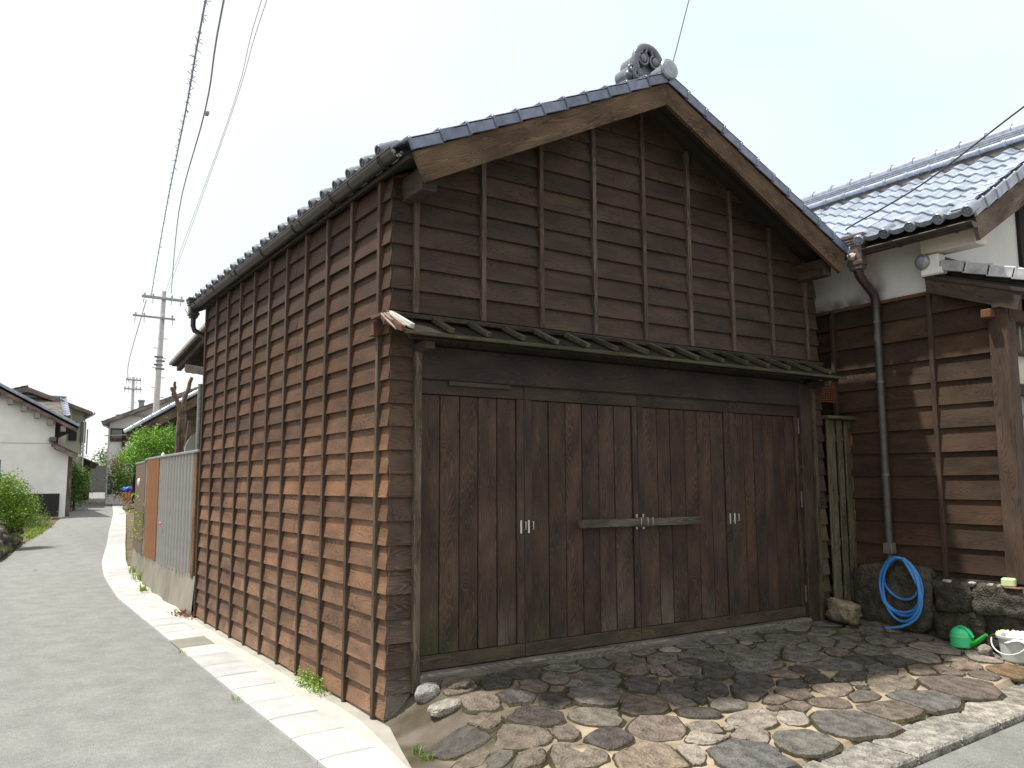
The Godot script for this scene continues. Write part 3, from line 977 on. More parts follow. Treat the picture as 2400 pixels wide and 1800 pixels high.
func build_storehouse() -> void:
	var house := thing("wooden_storehouse", "dark board-clad gabled storehouse with wide plank doors on the alley corner", "storehouse")
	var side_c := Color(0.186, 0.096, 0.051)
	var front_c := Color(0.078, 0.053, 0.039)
	var batten_c := Color(0.105, 0.070, 0.052)
	# --- long side wall on the alley
	var s := st()
	box(s, Vector3(0.025, 1.92, -BD / 2), Vector3(0.05, 3.84, BD), Color(0.08, 0.06, 0.05), 2)
	var side := part("side_wall", s, M.wood, house)
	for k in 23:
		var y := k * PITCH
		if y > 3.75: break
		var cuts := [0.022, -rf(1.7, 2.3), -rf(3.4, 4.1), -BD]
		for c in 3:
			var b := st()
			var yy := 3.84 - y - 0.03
			lap_board(b, Vector3(0, y, cuts[c]), Vector3(0, 0, -1), cuts[c] - cuts[c + 1] - 0.002, Vector3.LEFT, minf(PITCH, yy), tint(side_c.lerp(Color(0.275, 0.168, 0.108), 0.0 if k > 14 else 0.75 * (1.0 - k / 15.0)) * (0.95 - 0.58 * smoothstep(7.0, 20.0, k)), 0.24))  # lower courses bleached; eave shade painted into the upper ones
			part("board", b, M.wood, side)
	s = st()
	box(s, Vector3(-0.004, -0.022, -BD / 2), Vector3(0.03, 0.05, BD), Color(0.36, 0.31, 0.22), 2, Basis(), 0.006)
	part("sill_board", s, M.old, side)
	for k in 11:
		var z := -0.146 - 0.525 * k
		if k == 10: z = -5.40
		var b := st()
		var cc := tint(batten_c, 0.14)
		if k == 0:
			box(b, Vector3(-0.026, 1.33, z), Vector3(0.056, 2.72, 0.042), Color(0.165, 0.13, 0.102), 1, Basis(), 0.004)
			part("batten", b, M.old, side)
			b = st()
			box(b, Vector3(-0.026, 3.265, z), Vector3(0.056, 1.13, 0.042), cc, 1, Basis(), 0.004)
		else:
			box(b, Vector3(-0.026, 1.895, z), Vector3(0.056, 3.87, 0.042), cc, 1, Basis(), 0.004)
		part("batten", b, M.wood, side)
	# --- gable front: core with the big opening left out
	s = st()
	prism(s, [Vector3(0, 2.36, -0.05), Vector3(BW, 2.36, -0.05), Vector3(BW, 3.84, -0.05), Vector3(2.368, 4.96, -0.05), Vector3(0, 3.84, -0.05)], Vector3(0, 0, 0.05), Color(0.07, 0.05, 0.04))
	box(s, Vector3(0.1, 1.18, -0.025), Vector3(0.2, 2.36, 0.05), Color(0.07, 0.05, 0.04), 1)
	box(s, Vector3(BW - 0.15, 1.18, -0.025), Vector3(0.3, 2.36, 0.05), Color(0.07, 0.05, 0.04), 1)
	var front := part("gable_wall", s, M.wood, house)
	for k in range(17, 30):
		var y := k * PITCH
		var y1 := y + PITCH + 0.03
		# how far the board runs under the slope of the roof
		var lim := 0.0
		if y1 > 3.84: lim = maxf(0.0, (minf(y1, 4.93) - 3.84) / 0.479)
		var x0 := maxf(-0.022, lim - 0.06)
		var x1 := minf(BW + 0.012, 2.368 * 2.0 - lim + 0.10)
		if x1 - x0 < 0.2: break
		var n := 3 if x1 - x0 > 3.0 else 2
		var joints := [0.747, 1.298, 1.854, 2.421, 2.981, 3.546, 4.111]
		var cuts := [x0]
		for q in joints:
			if q > x0 + 0.5 and q < x1 - 0.5 and cuts.size() < n and q - cuts[-1] > (x1 - x0) / n * 0.72: cuts.append(q)
		cuts.append(x1)
		for c in cuts.size() - 1:
			var b := st()
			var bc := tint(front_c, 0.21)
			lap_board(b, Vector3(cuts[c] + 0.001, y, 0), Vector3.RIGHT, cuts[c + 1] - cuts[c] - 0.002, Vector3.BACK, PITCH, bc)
			var xl := maxf(0.0, (y - 3.86) / 0.479)
			if lim > 0.0 and c == 0 and x0 > xl + 0.02: prism(b, [Vector3(xl, y, 0.002), Vector3(x0, y, 0.002), Vector3(x0, y + (x0 - xl) * 0.479, 0.002)], Vector3(0, 0, 0.026), bc)
			var xr := 4.736 - xl
			if lim > 0.0 and c == cuts.size() - 2 and x1 < xr - 0.02: prism(b, [Vector3(xr, y, 0.002), Vector3(x1, y, 0.002), Vector3(x1, y + (xr - x1) * 0.479, 0.002)], Vector3(0, 0, 0.026), bc)
			part("board", b, M.wood, front)
	# the lowest upper course sits on the little roof
	for k in 17:
		var y := k * PITCH
		var b := st()
		if k == 0:
			# cut to the slope of the ground
			prism(b, [Vector3(-0.022, 0.005, 0.012), Vector3(0.05, 0.005, 0.012), Vector3(0.17, 0.155, 0.012), Vector3(0.17, 0.19, 0.01), Vector3(-0.022, 0.19, 0.01)], Vector3(0, 0, 0.012), Color(0.30, 0.29, 0.25))
		else:
			var grey: float = clampf(1.0 - k / 9.0, 0.0, 1.0)
			lap_board(b, Vector3(-0.022, y, 0), Vector3.RIGHT, 0.195, Vector3.BACK, PITCH, tint(Color(0.115, 0.076, 0.055).lerp(Color(0.235, 0.215, 0.185), grey * rf(0.3, 1.0)), 0.16))
		part("board", b, M.old if k < 7 else M.wood, front)
		b = st()
		lap_board(b, Vector3(4.70, y, 0), Vector3.RIGHT, 0.15, Vector3.BACK, PITCH, tint(Color(0.125, 0.10, 0.062) if k < 8 else front_c, 0.2))
		if y > 0.16: part("board", b, M.wood, front)
	var bx := [0.169, 0.747, 1.298, 1.854, 2.421, 2.981, 3.546, 4.111, 4.648]
	for k in bx.size():
		var x: float = bx[k]
		var b := st()
		var top: float = minf(soffit_y(x - 0.02), soffit_y(x + 0.02)) - 0.01
		var y0 := 2.825
		box(b, Vector3(x, (top + y0) / 2, 0.027), Vector3(0.042, top - y0, 0.054), tint(Color(0.155, 0.125, 0.105), 0.28), 1, Basis(), 0.004)
		part("batten", b, M.old, front)
	# jamb battens beside the doors
	s = st()
	box(s, Vector3(0.190, 1.375, 0.03), Vector3(0.054, 2.44, 0.064), Color(0.185, 0.160, 0.122), 1, Basis(), 0.004)
	part("batten", s, M.old, front)
	s = st()
	box(s, Vector3(4.682, 1.395, 0.03), Vector3(0.05, 2.40, 0.064), Color(0.135, 0.115, 0.085), 1, Basis(), 0.004)
	part("batten", s, M.old, front)
	# right-hand jamb post, lintel, sill
	s = st()
	box(s, Vector3(4.575, 1.40, 0.0), Vector3(0.155, 2.36, 0.07), Color(0.085, 0.060, 0.050), 1, Basis(), 0.006)
	part("jamb_post", s, M.door, house)
	s = st()
	box(s, Vector3(2.37, 2.475, 0.005), Vector3(4.30, 0.245, 0.05), Color(0.060, 0.047, 0.040), 0, Basis(), 0.005)
	part("lintel", s, M.wood, house)
	s = st()
	box(s, Vector3(0.74, 2.335, 0.0), Vector3(0.55, 0.035, 0.03), Color(0.085, 0.065, 0.052), 0, Basis(), 0.003)
	part("lintel", s, M.wood, house)
	s = st()
	box(s, Vector3(2.36, 0.215, -0.005), Vector3(4.28, 0.115, 0.15), Color(0.27, 0.25, 0.225), 0, Basis(), 0.016)
	part("door_sill", s, M.old, house)
	# --- four plank door leaves
	var leaves := [[0.222, 1.149, [0.409, 0.576, 0.74, 0.908], 0.0, 0.067], [1.152, 2.336, [1.398, 1.568, 1.739, 1.914, 2.086], 0.071, 0.057],
		[2.340, 3.489, [2.581, 2.738, 2.915, 3.076, 3.25], 0.066, 0.066], [3.492, 4.497, [3.70, 3.84, 3.98, 4.13, 4.30], 0.066, 0.05]]
	for L in leaves:
		var x0: float = L[0]
		var x1: float = L[1]
		var rail_c := tint(Color(0.090, 0.062, 0.047), 0.06)
		var f := st()
		var zf := -0.024
		box(f, Vector3((x0 + x1) / 2, 2.303, zf), Vector3(x1 - x0, 0.112, 0.034), Color(0.074, 0.056, 0.045), 0, Basis(), 0.003)
		box(f, Vector3((x0 + x1) / 2, 0.330, zf), Vector3(x1 - x0, 0.098, 0.034), Color(0.108, 0.090, 0.062), 0, Basis(), 0.003)
		if L[3] > 0.0: box(f, Vector3(x0 + L[3] / 2, 1.313, zf), Vector3(L[3], 1.866, 0.032), rail_c, 1, Basis(), 0.003)
		if L[4] > 0.0: box(f, Vector3(x1 - L[4] / 2, 1.313, zf), Vector3(L[4], 1.866, 0.032), rail_c, 1, Basis(), 0.003)
		var leaf := part("door_leaf", f, M.door, house)
		var edges := [x0 + L[3]]
		for e in L[2]: edges.append(e)
		edges.append(x1 - L[4])
		for k in edges.size() - 1:
			var b := st()
			var w: float = edges[k + 1] - edges[k] - 0.006
			var zp := -0.035 + rf(-0.002, 0.002)
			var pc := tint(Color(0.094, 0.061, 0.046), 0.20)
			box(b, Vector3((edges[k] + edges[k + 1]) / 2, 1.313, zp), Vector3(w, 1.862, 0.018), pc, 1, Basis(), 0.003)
			var xm: float = (edges[k] + edges[k + 1]) / 2
			var low := pc.lerp(Color(0.085, 0.092, 0.036), rf(0.5, 1.0) * smoothstep(0.9, 0.3, xm))
			if xm > 0.9: low = pc.lerp(Color(0.165, 0.145, 0.115), rf(-0.3, 0.9)) if rf(0, 1) < 0.6 else pc.lerp(Color(0.085, 0.085, 0.045), rf(0, 0.6))
			vplank(b, xm - w / 2 + 0.003, xm + w / 2 - 0.003, 0.384, 2.241, zp + 0.0105, pc, low, rf(0.25, 0.6))
			part("plank", b, M.door, leaf)
	# pulls, hinges and the bar
	for x in [1.114, 1.186, 3.459, 3.522]:
		var b := st()
		box(b, Vector3(x, 1.257, -0.003), Vector3(0.016, 0.10, 0.006), Color(0.6, 0.59, 0.56), 1, Basis(), 0.001)
		tube(b, [Vector3(x + 0.028, 1.295, 0.002), Vector3(x + 0.03, 1.295, 0.02), Vector3(x + 0.03, 1.235, 0.02), Vector3(x + 0.028, 1.235, 0.002)], 0.004, 6, Color(0.55, 0.55, 0.53))
		part("door_pull", b, M.steel, house)
	for y in [2.15, 1.42, 0.50]:
		var b := st()
		box(b, Vector3(4.492, y, 0.004), Vector3(0.012, 0.16, 0.014), Color(0.30, 0.21, 0.15), 1, Basis(), 0.002)
		part("hinge", b, M.iron, house)
	s = st()
	box(s, Vector3(2.34, 1.259, 0.035), Vector3(1.355, 0.064, 0.05), Color(0.175, 0.160, 0.145), 0, Basis(Vector3(0, 0, 1), -0.004), 0.004)
	var dbar := part("door_bar", s, M.old, house)
	for x in [2.297, 2.372, 2.43]:
		var b := st()
		if x < 2.4:
			box(b, Vector3(x, 1.30, 0.002), Vector3(0.018, 0.05, 0.008), Color(0.42, 0.41, 0.39), 1)
			box(b, Vector3(x, 1.218, 0.002), Vector3(0.018, 0.04, 0.008), Color(0.42, 0.41, 0.39), 1)
		tube(b, [Vector3(x, 1.295, 0.005), Vector3(x, 1.298, 0.062), Vector3(x, 1.222, 0.064), Vector3(x, 1.222, 0.005)], 0.005, 6, Color(0.4, 0.39, 0.37))
		part("bracket", b, M.steel, dbar)
	# --- the little board roof over the doors
	s = st()
	var y_in := 2.76
	var y_out := 2.625
	prism(s, [Vector3(-0.06, y_in, 0.0), Vector3(-0.06, y_in + 0.016, 0.0), Vector3(-0.06, y_out + 0.018, 0.31), Vector3(-0.06, y_out, 0.312)], Vector3(4.93, 0, 0), Color(0.050, 0.042, 0.034), Vector3.RIGHT)
	var pent := part("pent_roof", s, M.old, house)
	s = st()
	box(s, Vector3(2.405, 2.806, 0.03), Vector3(4.93, 0.034, 0.062), Color(0.105, 0.09, 0.076), 0, Basis(Vector3.RIGHT, 0.3), 0.004)
	part("top_rail", s, M.old, pent)
	s = st()
	box(s, Vector3(2.41, 2.628, 0.315), Vector3(4.93, 0.028, 0.02), Color(0.125, 0.115, 0.080), 0, Basis(), 0.004)
	part("edge_board", s, M.old, pent)
	s = st()
	box(s, Vector3(2.41, 2.612, 0.25), Vector3(4.8, 0.025, 0.04), Color(0.05, 0.042, 0.034), 0, Basis(), 0.004)
	part("under_rail", s, M.old, pent)
	for k in 16:
		var x := 0.008 + 0.3055 * k + rf(-0.008, 0.008)
		var b := st()
		var c := Color(0.13, 0.116, 0.094)
		if k == 0:
			c = Color(0.80, 0.79, 0.76)
			var a0 := Vector3(x - 0.04, 2.80, 0.06)
			var a1 := Vector3(x, 2.668, 0.325)
			bar(b, a0, a1, 0.036, 0.034, c, Vector3.UP, 0.003)
			# splintered strips beside the bleached batten
			for q in 4:
				bar(b, a0 + Vector3(-0.03 - 0.013 * q, -0.004 * q, rf(-0.03, 0.03)), a1 + Vector3(-0.035 - 0.016 * q, -0.006 * q, -0.02 - rf(0, 0.12)), 0.010, 0.012, tint(Color(0.62, 0.55, 0.48), 0.2), Vector3.UP, 0.002)
			tag(part("batten", b, M.old, pent), "splintered batten bleached white at the end of the little roof")
			continue
		var back := Vector3(x + rf(-0.006, 0.006), 2.798 + rf(-0.004, 0.004), 0.03)
		var tip := Vector3(x, 2.664, 0.335 + rf(-0.012, 0.006))
		bar(b, back, tip, 0.040, 0.036, tint(c.lerp(Color(0.14, 0.14, 0.08), rf(0, 0.6)), 0.2), Vector3.UP, 0.004)
		part("batten", b, M.old, pent)
	# end boards that wrap round the corner
	s = st()
	prism(s, [Vector3(-0.088, 2.79, -0.02), Vector3(-0.088, 2.815, -0.02), Vector3(-0.088, 2.665, 0.33), Vector3(-0.088, 2.625, 0.33), Vector3(-0.088, 2.735, 0.03)], Vector3(0.026, 0, 0), Color(0.24, 0.14, 0.10), Vector3.BACK)
	part("end_board", s, M.old, pent)
	s = st()
	prism(s, [Vector3(-0.095, 2.665, -0.205), Vector3(-0.095, 2.765, -0.12), Vector3(-0.095, 2.665, -0.10)], Vector3(0.07, 0, 0), Color(0.15, 0.075, 0.05), Vector3.BACK)
	bar(s, Vector3(-0.07, 2.795, -0.165), Vector3(-0.07, 2.795, 0.0), 0.05, 0.024, Color(0.13, 0.08, 0.06))
	part("end_board", s, M.wood, pent)
	for x in [0.19, 4.66]:
		s = st()
		box(s, Vector3(x, 2.57, 0.12), Vector3(0.07, 0.06, 0.24), Color(0.10, 0.078, 0.062), 2, Basis(), 0.004)
		part("bracket", s, M.old, pent)
	# --- other walls
	s = st()
	box(s, Vector3(BW - 0.025, 1.92, -BD / 2 - 0.03), Vector3(0.05, 3.84, BD - 0.07), Color(0.09, 0.07, 0.055), 1)
	part("side_wall", s, M.wood, house)
	s = st()
	prism(s, [Vector3(0.05, 0, -BD), Vector3(BW - 0.05, 0, -BD), Vector3(BW - 0.05, 3.84, -BD), Vector3(2.368, 4.96, -BD), Vector3(0.05, 3.84, -BD)], Vector3(0, 0, 0.05), Color(0.10, 0.08, 0.06))
	part("back_wall", s, M.wood, house)
	# --- roof deck, beams, barge boards
	s = st()
	for sg in [-1.0, 1.0]:
		var xe: float = 2.368 + sg * 2.45
		var a := Vector3(xe, roof_y(xe) - 0.035, 0.40)
		var b := Vector3(2.368, roof_y(2.368) - 0.035, 0.40)
		prism(s, [a, b, b + Vector3(0, 0.033, 0), a + Vector3(0, 0.033, 0)], Vector3(0, 0, -BD - 0.75), Color(0.05, 0.04, 0.034), Vector3.BACK)
	var roof := part("roof", s, M.wood, house)
	for e in [[0.115, 3.735, 0.34], [4.62, 3.735, 0.34]]:
		var b := st()
		box(b, Vector3(e[0], e[1], (e[2] - 0.1) / 2.0), Vector3(0.12, 0.17, e[2] + 0.1), tint(Color(0.085, 0.066, 0.053), 0.15), 2, Basis(), 0.006)
		part("beam", b, M.wood, house)
	var zb := 0.432
	s = st()
	prism(s, [Vector3(0.0402, 3.6685, zb - 0.035), Vector3(-0.0553, 3.866, zb - 0.035), Vector3(2.367, 5.026, zb - 0.035), Vector3(2.367, 4.834, zb - 0.035)], Vector3(0, 0, 0.035), Color(0.185, 0.130, 0.092), Vector3(1, 0.479, 0))
	part("barge_board", s, M.old, house)
	s = st()
	prism(s, [Vector3(4.70, 3.6685, zb - 0.035), Vector3(4.795, 3.866, zb - 0.035), Vector3(2.3695, 5.026, zb - 0.035), Vector3(2.3695, 4.834, zb - 0.035)], Vector3(0, 0, 0.035), Color(0.165, 0.115, 0.080), Vector3(1, -0.479, 0))
	part("barge_board", s, M.old, house)
	# --- roof tiles: slopes joined, edges piece by piece
	var k_h := sqrt(1.0 + 0.479 * 0.479)
	for sg in [-1.0, 1.0]:
		var up := Vector3(-sg, 0.479, 0) / k_h
		var o := Vector3(2.368 + sg * 2.47, roof_y(2.368 + sg * 2.47) + 0.045, 0.18 if sg < 0.0 else -5.62)
		var f := tile_field(o + up * 0.1, Vector3(0, 0, -1) if sg < 0.0 else Vector3(0, 0, 1), up, 21, 11, 0.278, 0.235, 8)
		part("roof_tiles", f, M.tile, roof, Transform3D(), "stuff")
	var variants := []
	for k in 5: variants.append(eave_tile(0.278, 0.28, tile_color() * 0.5))  # halved: shade on the eave faces is put into the colour
	var upl := Vector3(1, 0.479, 0) / k_h
	var nl := Vector3(-0.479, 1, 0) / k_h
	for k in 21:
		var z := 0.044 - 0.278 * k
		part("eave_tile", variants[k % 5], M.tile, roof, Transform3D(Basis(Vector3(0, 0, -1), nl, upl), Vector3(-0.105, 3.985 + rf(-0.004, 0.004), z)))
	# verge tiles with a rounded rib at each lower end
	for sg in [-1.0, 1.0]:
		var up := Vector3(-sg, 0.479, 0) / k_h
		var nn := Vector3(sg * 0.479, 1, 0) / k_h
		for k in 11:
			var d := 0.0 if k == 0 else 0.262 + (k - 1) * 0.244
			var len := 0.275 if k == 0 else 0.27
			var xs: float = 2.368 + sg * (2.45 - d / k_h)
			var base := Vector3(xs, roof_y(xs) + 0.004 + 0.012, 0.455)
			var b := st()
			var c := tile_color() * Color(0.5, 0.52, 0.6)  # darker and bluer: shade on the verge faces painted into the tiles
			var tilt := Basis(Vector3(0, 0, 1), -sg * -0.045)
			var x := tilt * up
			var y := tilt * nn
			var turn := Basis(x, y, Vector3(0, 0, 1) if sg < 0.0 else Vector3(0, 0, -1))
			if turn.determinant() < 0.0: turn = Basis(x, y, -turn.z)
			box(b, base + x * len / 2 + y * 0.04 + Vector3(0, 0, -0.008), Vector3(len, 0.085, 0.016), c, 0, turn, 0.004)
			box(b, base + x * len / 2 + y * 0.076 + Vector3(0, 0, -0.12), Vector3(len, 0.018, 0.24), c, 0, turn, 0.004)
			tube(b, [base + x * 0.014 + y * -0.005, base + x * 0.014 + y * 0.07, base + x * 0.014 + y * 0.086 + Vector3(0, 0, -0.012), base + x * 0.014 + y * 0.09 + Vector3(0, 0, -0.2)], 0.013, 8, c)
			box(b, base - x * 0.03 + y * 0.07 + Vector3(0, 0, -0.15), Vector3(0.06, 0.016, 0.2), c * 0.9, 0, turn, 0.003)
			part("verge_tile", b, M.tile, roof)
	# --- ridge: flat courses, round caps, the moulded end ornament and the round end tile
	s = st()
	for k in 3:
		var w := 0.30 - 0.05 * k
		box(s, Vector3(2.368, 5.085 + 0.035 * k, -2.75), Vector3(w, 0.026, 5.9), Color(0.40, 0.43, 0.48), 2, Basis(), 0.006)
	box(s, Vector3(2.368, 5.09, -2.75), Vector3(0.2, 0.17, 5.85), Color(0.15, 0.15, 0.15), 2)
	var ridge := part("ridge", s, M.tile, roof)
	for k in 19:
		var z := 0.10 - 0.305 * k
		var b := st()
		tube(b, [Vector3(2.368, 5.20, z), Vector3(2.368, 5.20, z - 0.29)], 0.075, 14, tile_color())
		tube(b, [Vector3(2.368, 5.20, z - 0.265), Vector3(2.368, 5.20, z - 0.305)], 0.086, 14, tile_color())
		part("ridge_cap", b, M.tile, ridge)
	var oc := Color(0.20, 0.22, 0.265)
	s = st()
	var zc := 0.20
	var oo := Vector3(2.355, 5.29, zc)
	# arched back plate with a thick rim
	var arch := []
	for k in 13:
		var a := PI * k / 12.0
		arch.append(oo + Vector3(cos(a) * 0.145, sin(a) * 0.15 - 0.01, 0))
	arch.append(oo + Vector3(-0.17, -0.17, 0))
	arch.append(oo + Vector3(0.17, -0.17, 0))
	prism(s, arch, Vector3(0, 0, -0.06), oc * 0.6)
	var rim := []
	for k in 17:
		var a := PI * (k - 2) / 12.0
		rim.append(oo + Vector3(cos(a) * (0.15 + 0.02 * maxf(0.0, -sin(a))), sin(a) * 0.155, 0.015))
	tube(s, rim, 0.034, 10, oc)
	for sg in [-1.0, 1.0]:
		rock(s, oo + Vector3(sg * 0.07, 0.03, 0.03), Vector3(0.038, 0.042, 0.03), oc * 1.1, 0.0, Basis(), 2.0, 12, 8)
		for e in [[0.07, 0.03, 0.056, 0.012], [0.15, -0.13, 0.052, 0.018], [0.15, -0.13, 0.024, 0.013], [0.205, -0.10, 0.03, 0.013], [0.10, -0.155, 0.032, 0.013], [0.06, 0.115, 0.03, 0.012], [0.135, 0.055, 0.026, 0.011]]:
			var loop := []
			var turns := 1.6 if e[2] > 0.05 and e[1] < 0.0 else 1.0
			for k in 19:
				var a := TAU * turns * k / 18.0
				var r: float = e[2] * (1.0 - 0.35 * k / 18.0 if turns > 1.0 else 1.0)
				loop.append(oo + Vector3(sg * (e[0] + cos(a) * r), e[1] + sin(a) * r, 0.03))
			tube(s, loop, e[3], 7, oc)
		for e in [[0.16, -0.10, 0.05], [0.21, -0.15, 0.045], [0.11, -0.16, 0.045]]:
			rock(s, oo + Vector3(sg * e[0], e[1], -0.005), Vector3(e[2], e[2], 0.04), oc * 0.9, 0.1, Basis(), 2.0, 10, 7)
		# two stacked barrels running back along the ridge
	tube(s, [oo + Vector3(0, 0.02, -0.02), oo + Vector3(0, 0.01, -0.22)], 0.12, 16, oc)
	for sg in [-1.0, 1.0]: tube(s, [oo + Vector3(sg * 0.13, -0.10, -0.01), oo + Vector3(sg * 0.13, -0.10, -0.2)], 0.075, 14, oc * 1.05)
	part("ridge_ornament", s, M.tile, ridge)
	s = st()
	var ep := Transform3D(Basis(Vector3.RIGHT, PI / 2 - 0.1), Vector3(2.374, 5.145, 0.475))
	lathe(s, [Vector2(0.001, 0.012), Vector2(0.06, 0.01), Vector2(0.088, 0.0), Vector2(0.096, -0.015), Vector2(0.092, -0.03), Vector2(0.07, -0.035), Vector2(0.068, -0.3)], ep, 24, Color(0.38, 0.42, 0.47))
	part("ridge_end_tile", s, M.tile, ridge)
	# --- gutter along the alley eave
	s = st()
	var gp := []
	var gc := Color(0.050, 0.040, 0.036)
	var R := 0.056
	for k in 13:
		var a := PI + PI * k / 12.0
		gp.append(Vector2(cos(a) * R, sin(a) * R))
	var g0 := 0.32
	var g1 := -5.66
	var gx := -0.128
	for q in 6:
		var za := lerpf(g0, g1, q / 6.0)
		var zc2 := lerpf(g0, g1, (q + 1) / 6.0)
		var ya := 3.905 - 0.004 * q
		var yb := 3.905 - 0.004 * (q + 1)
		for k in 12:
			for side_r in [1.0, 0.93]:
				var p0: Vector2 = gp[k] * side_r
				var p1: Vector2 = gp[k + 1] * side_r
				var sgn := 1.0 if side_r == 1.0 else -1.0
				squad(s, [Vector3(gx + p0.x, ya + p0.y, za), Vector3(gx + p1.x, ya + p1.y, za), Vector3(gx + p1.x, yb + p1.y, zc2), Vector3(gx + p0.x, yb + p0.y, zc2)],
					[Vector3(p0.x, p0.y, 0).normalized() * sgn, Vector3(p1.x, p1.y, 0).normalized() * sgn, Vector3(p1.x, p1.y, 0).normalized() * sgn, Vector3(p0.x, p0.y, 0).normalized() * sgn],
					[Vector2(za, k * 0.02), Vector2(za, k * 0.02 + 0.02), Vector2(zc2, k * 0.02 + 0.02), Vector2(zc2, k * 0.02)], gc)
	tube(s, [Vector3(gx - R, 3.907, g0), Vector3(gx - R, 3.883, g1)], 0.006, 8, gc * 1.3)
	for k in 6:
		var z := 0.1 - 1.1 * k
		var col := []
		for j in 11:
			var a := PI + PI * j / 10.0
			col.append(Vector3(gx + cos(a) * (R + 0.004), 3.903 - 0.003 * k + sin(a) * (R + 0.004), z - 0.55))
		tube(s, col, 0.004, 6, gc * 1.1, false)
	var gutter := part("gutter", s, M.pipe, house)
	s = st()
	for k in 46:
		var a := PI * 0.92 + PI * 1.16 * k / 45.0
		var r := R * 0.90
		tube(s, [Vector3(gx + cos(a) * 0.022, 3.90 + sin(a) * 0.022, 0.318 + rf(-0.004, 0.008)), Vector3(gx + cos(a) * r, 3.90 + sin(a) * r, 0.318 + rf(-0.01, 0.012))], 0.0016, 4, Color(0.72, 0.74, 0.74) if k % 2 == 0 else Color(0.03, 0.03, 0.03))
	tube(s, [Vector3(gx, 3.90, 0.325), Vector3(gx, 3.89, -0.4)], 0.024, 10, Color(0.015, 0.015, 0.015))
	part("leaf_brush", s, M.plastic, gutter)
	for k in 7:
		var b := st()
		var z := 0.12 - 0.93 * k
		var path := []
		for j in 9:
			var a := PI * 0.98 + PI * 0.72 * j / 8.0
			path.append(Vector3(gx + cos(a) * (R + 0.008), 3.898 + sin(a) * (R + 0.008), z))
		path.append(Vector3(gx + 0.05, 3.84, z))
		path.append(Vector3(gx + 0.075, 3.855, z))
		path.append(Vector3(0.02, 3.875, z))
		tube(b, path, 0.006, 6, Color(0.06, 0.055, 0.05))
		part("gutter_bracket", b, M.iron, gutter)
	s = st()
	var hx := gx - 0.005
	var hz := -5.72
	for e in [[3.97, 0.17, 0.035], [3.935, 0.155, 0.03], [3.905, 0.14, 0.03], [3.845, 0.115, 0.09], [3.78, 0.13, 0.04], [3.745, 0.10, 0.035]]:
		box(s, Vector3(hx, e[0], hz), Vector3(e[1], e[2], e[1]), Color(0.10, 0.085, 0.075), 0, Basis(), 0.01)
	part("rain_head", s, M.pipe, gutter)
	s = st()
	tube(s, [Vector3(hx, 3.75, hz), Vector3(hx, 3.63, hz), Vector3(hx + 0.02, 3.57, hz), Vector3(hx + 0.15, 3.50, hz), Vector3(hx + 0.19, 3.47, hz), Vector3(hx + 0.2, 3.40, hz), Vector3(hx + 0.2, 0.1, hz)], 0.032, 10, gc)
	part("downpipe", s, M.pipe, gutter)
	# gutter on the far eave, towards the neighbour
	s = st()
	for k in 12:
		var p0: Vector2 = gp[k]
		var p1: Vector2 = gp[k + 1]
		squad(s, [Vector3(4.84 + p0.x, 3.89 + p0.y, 0.30), Vector3(4.84 + p1.x, 3.89 + p1.y, 0.30), Vector3(4.84 + p1.x, 3.87 + p1.y, g1), Vector3(4.84 + p0.x, 3.87 + p0.y, g1)],
			[Vector3(p0.x, p0.y, 0).normalized(), Vector3(p1.x, p1.y, 0).normalized(), Vector3(p1.x, p1.y, 0).normalized(), Vector3(p0.x, p0.y, 0).normalized()], [Vector2.ZERO, Vector2.ZERO, Vector2.ZERO, Vector2.ZERO], gc)
	part("gutter", s, M.pipe, house)

# ------------------------------------------------------------------ the house on the right
func nb_roof(x: float) -> float:
	return 3.955 + 0.58 * (x - 5.0)

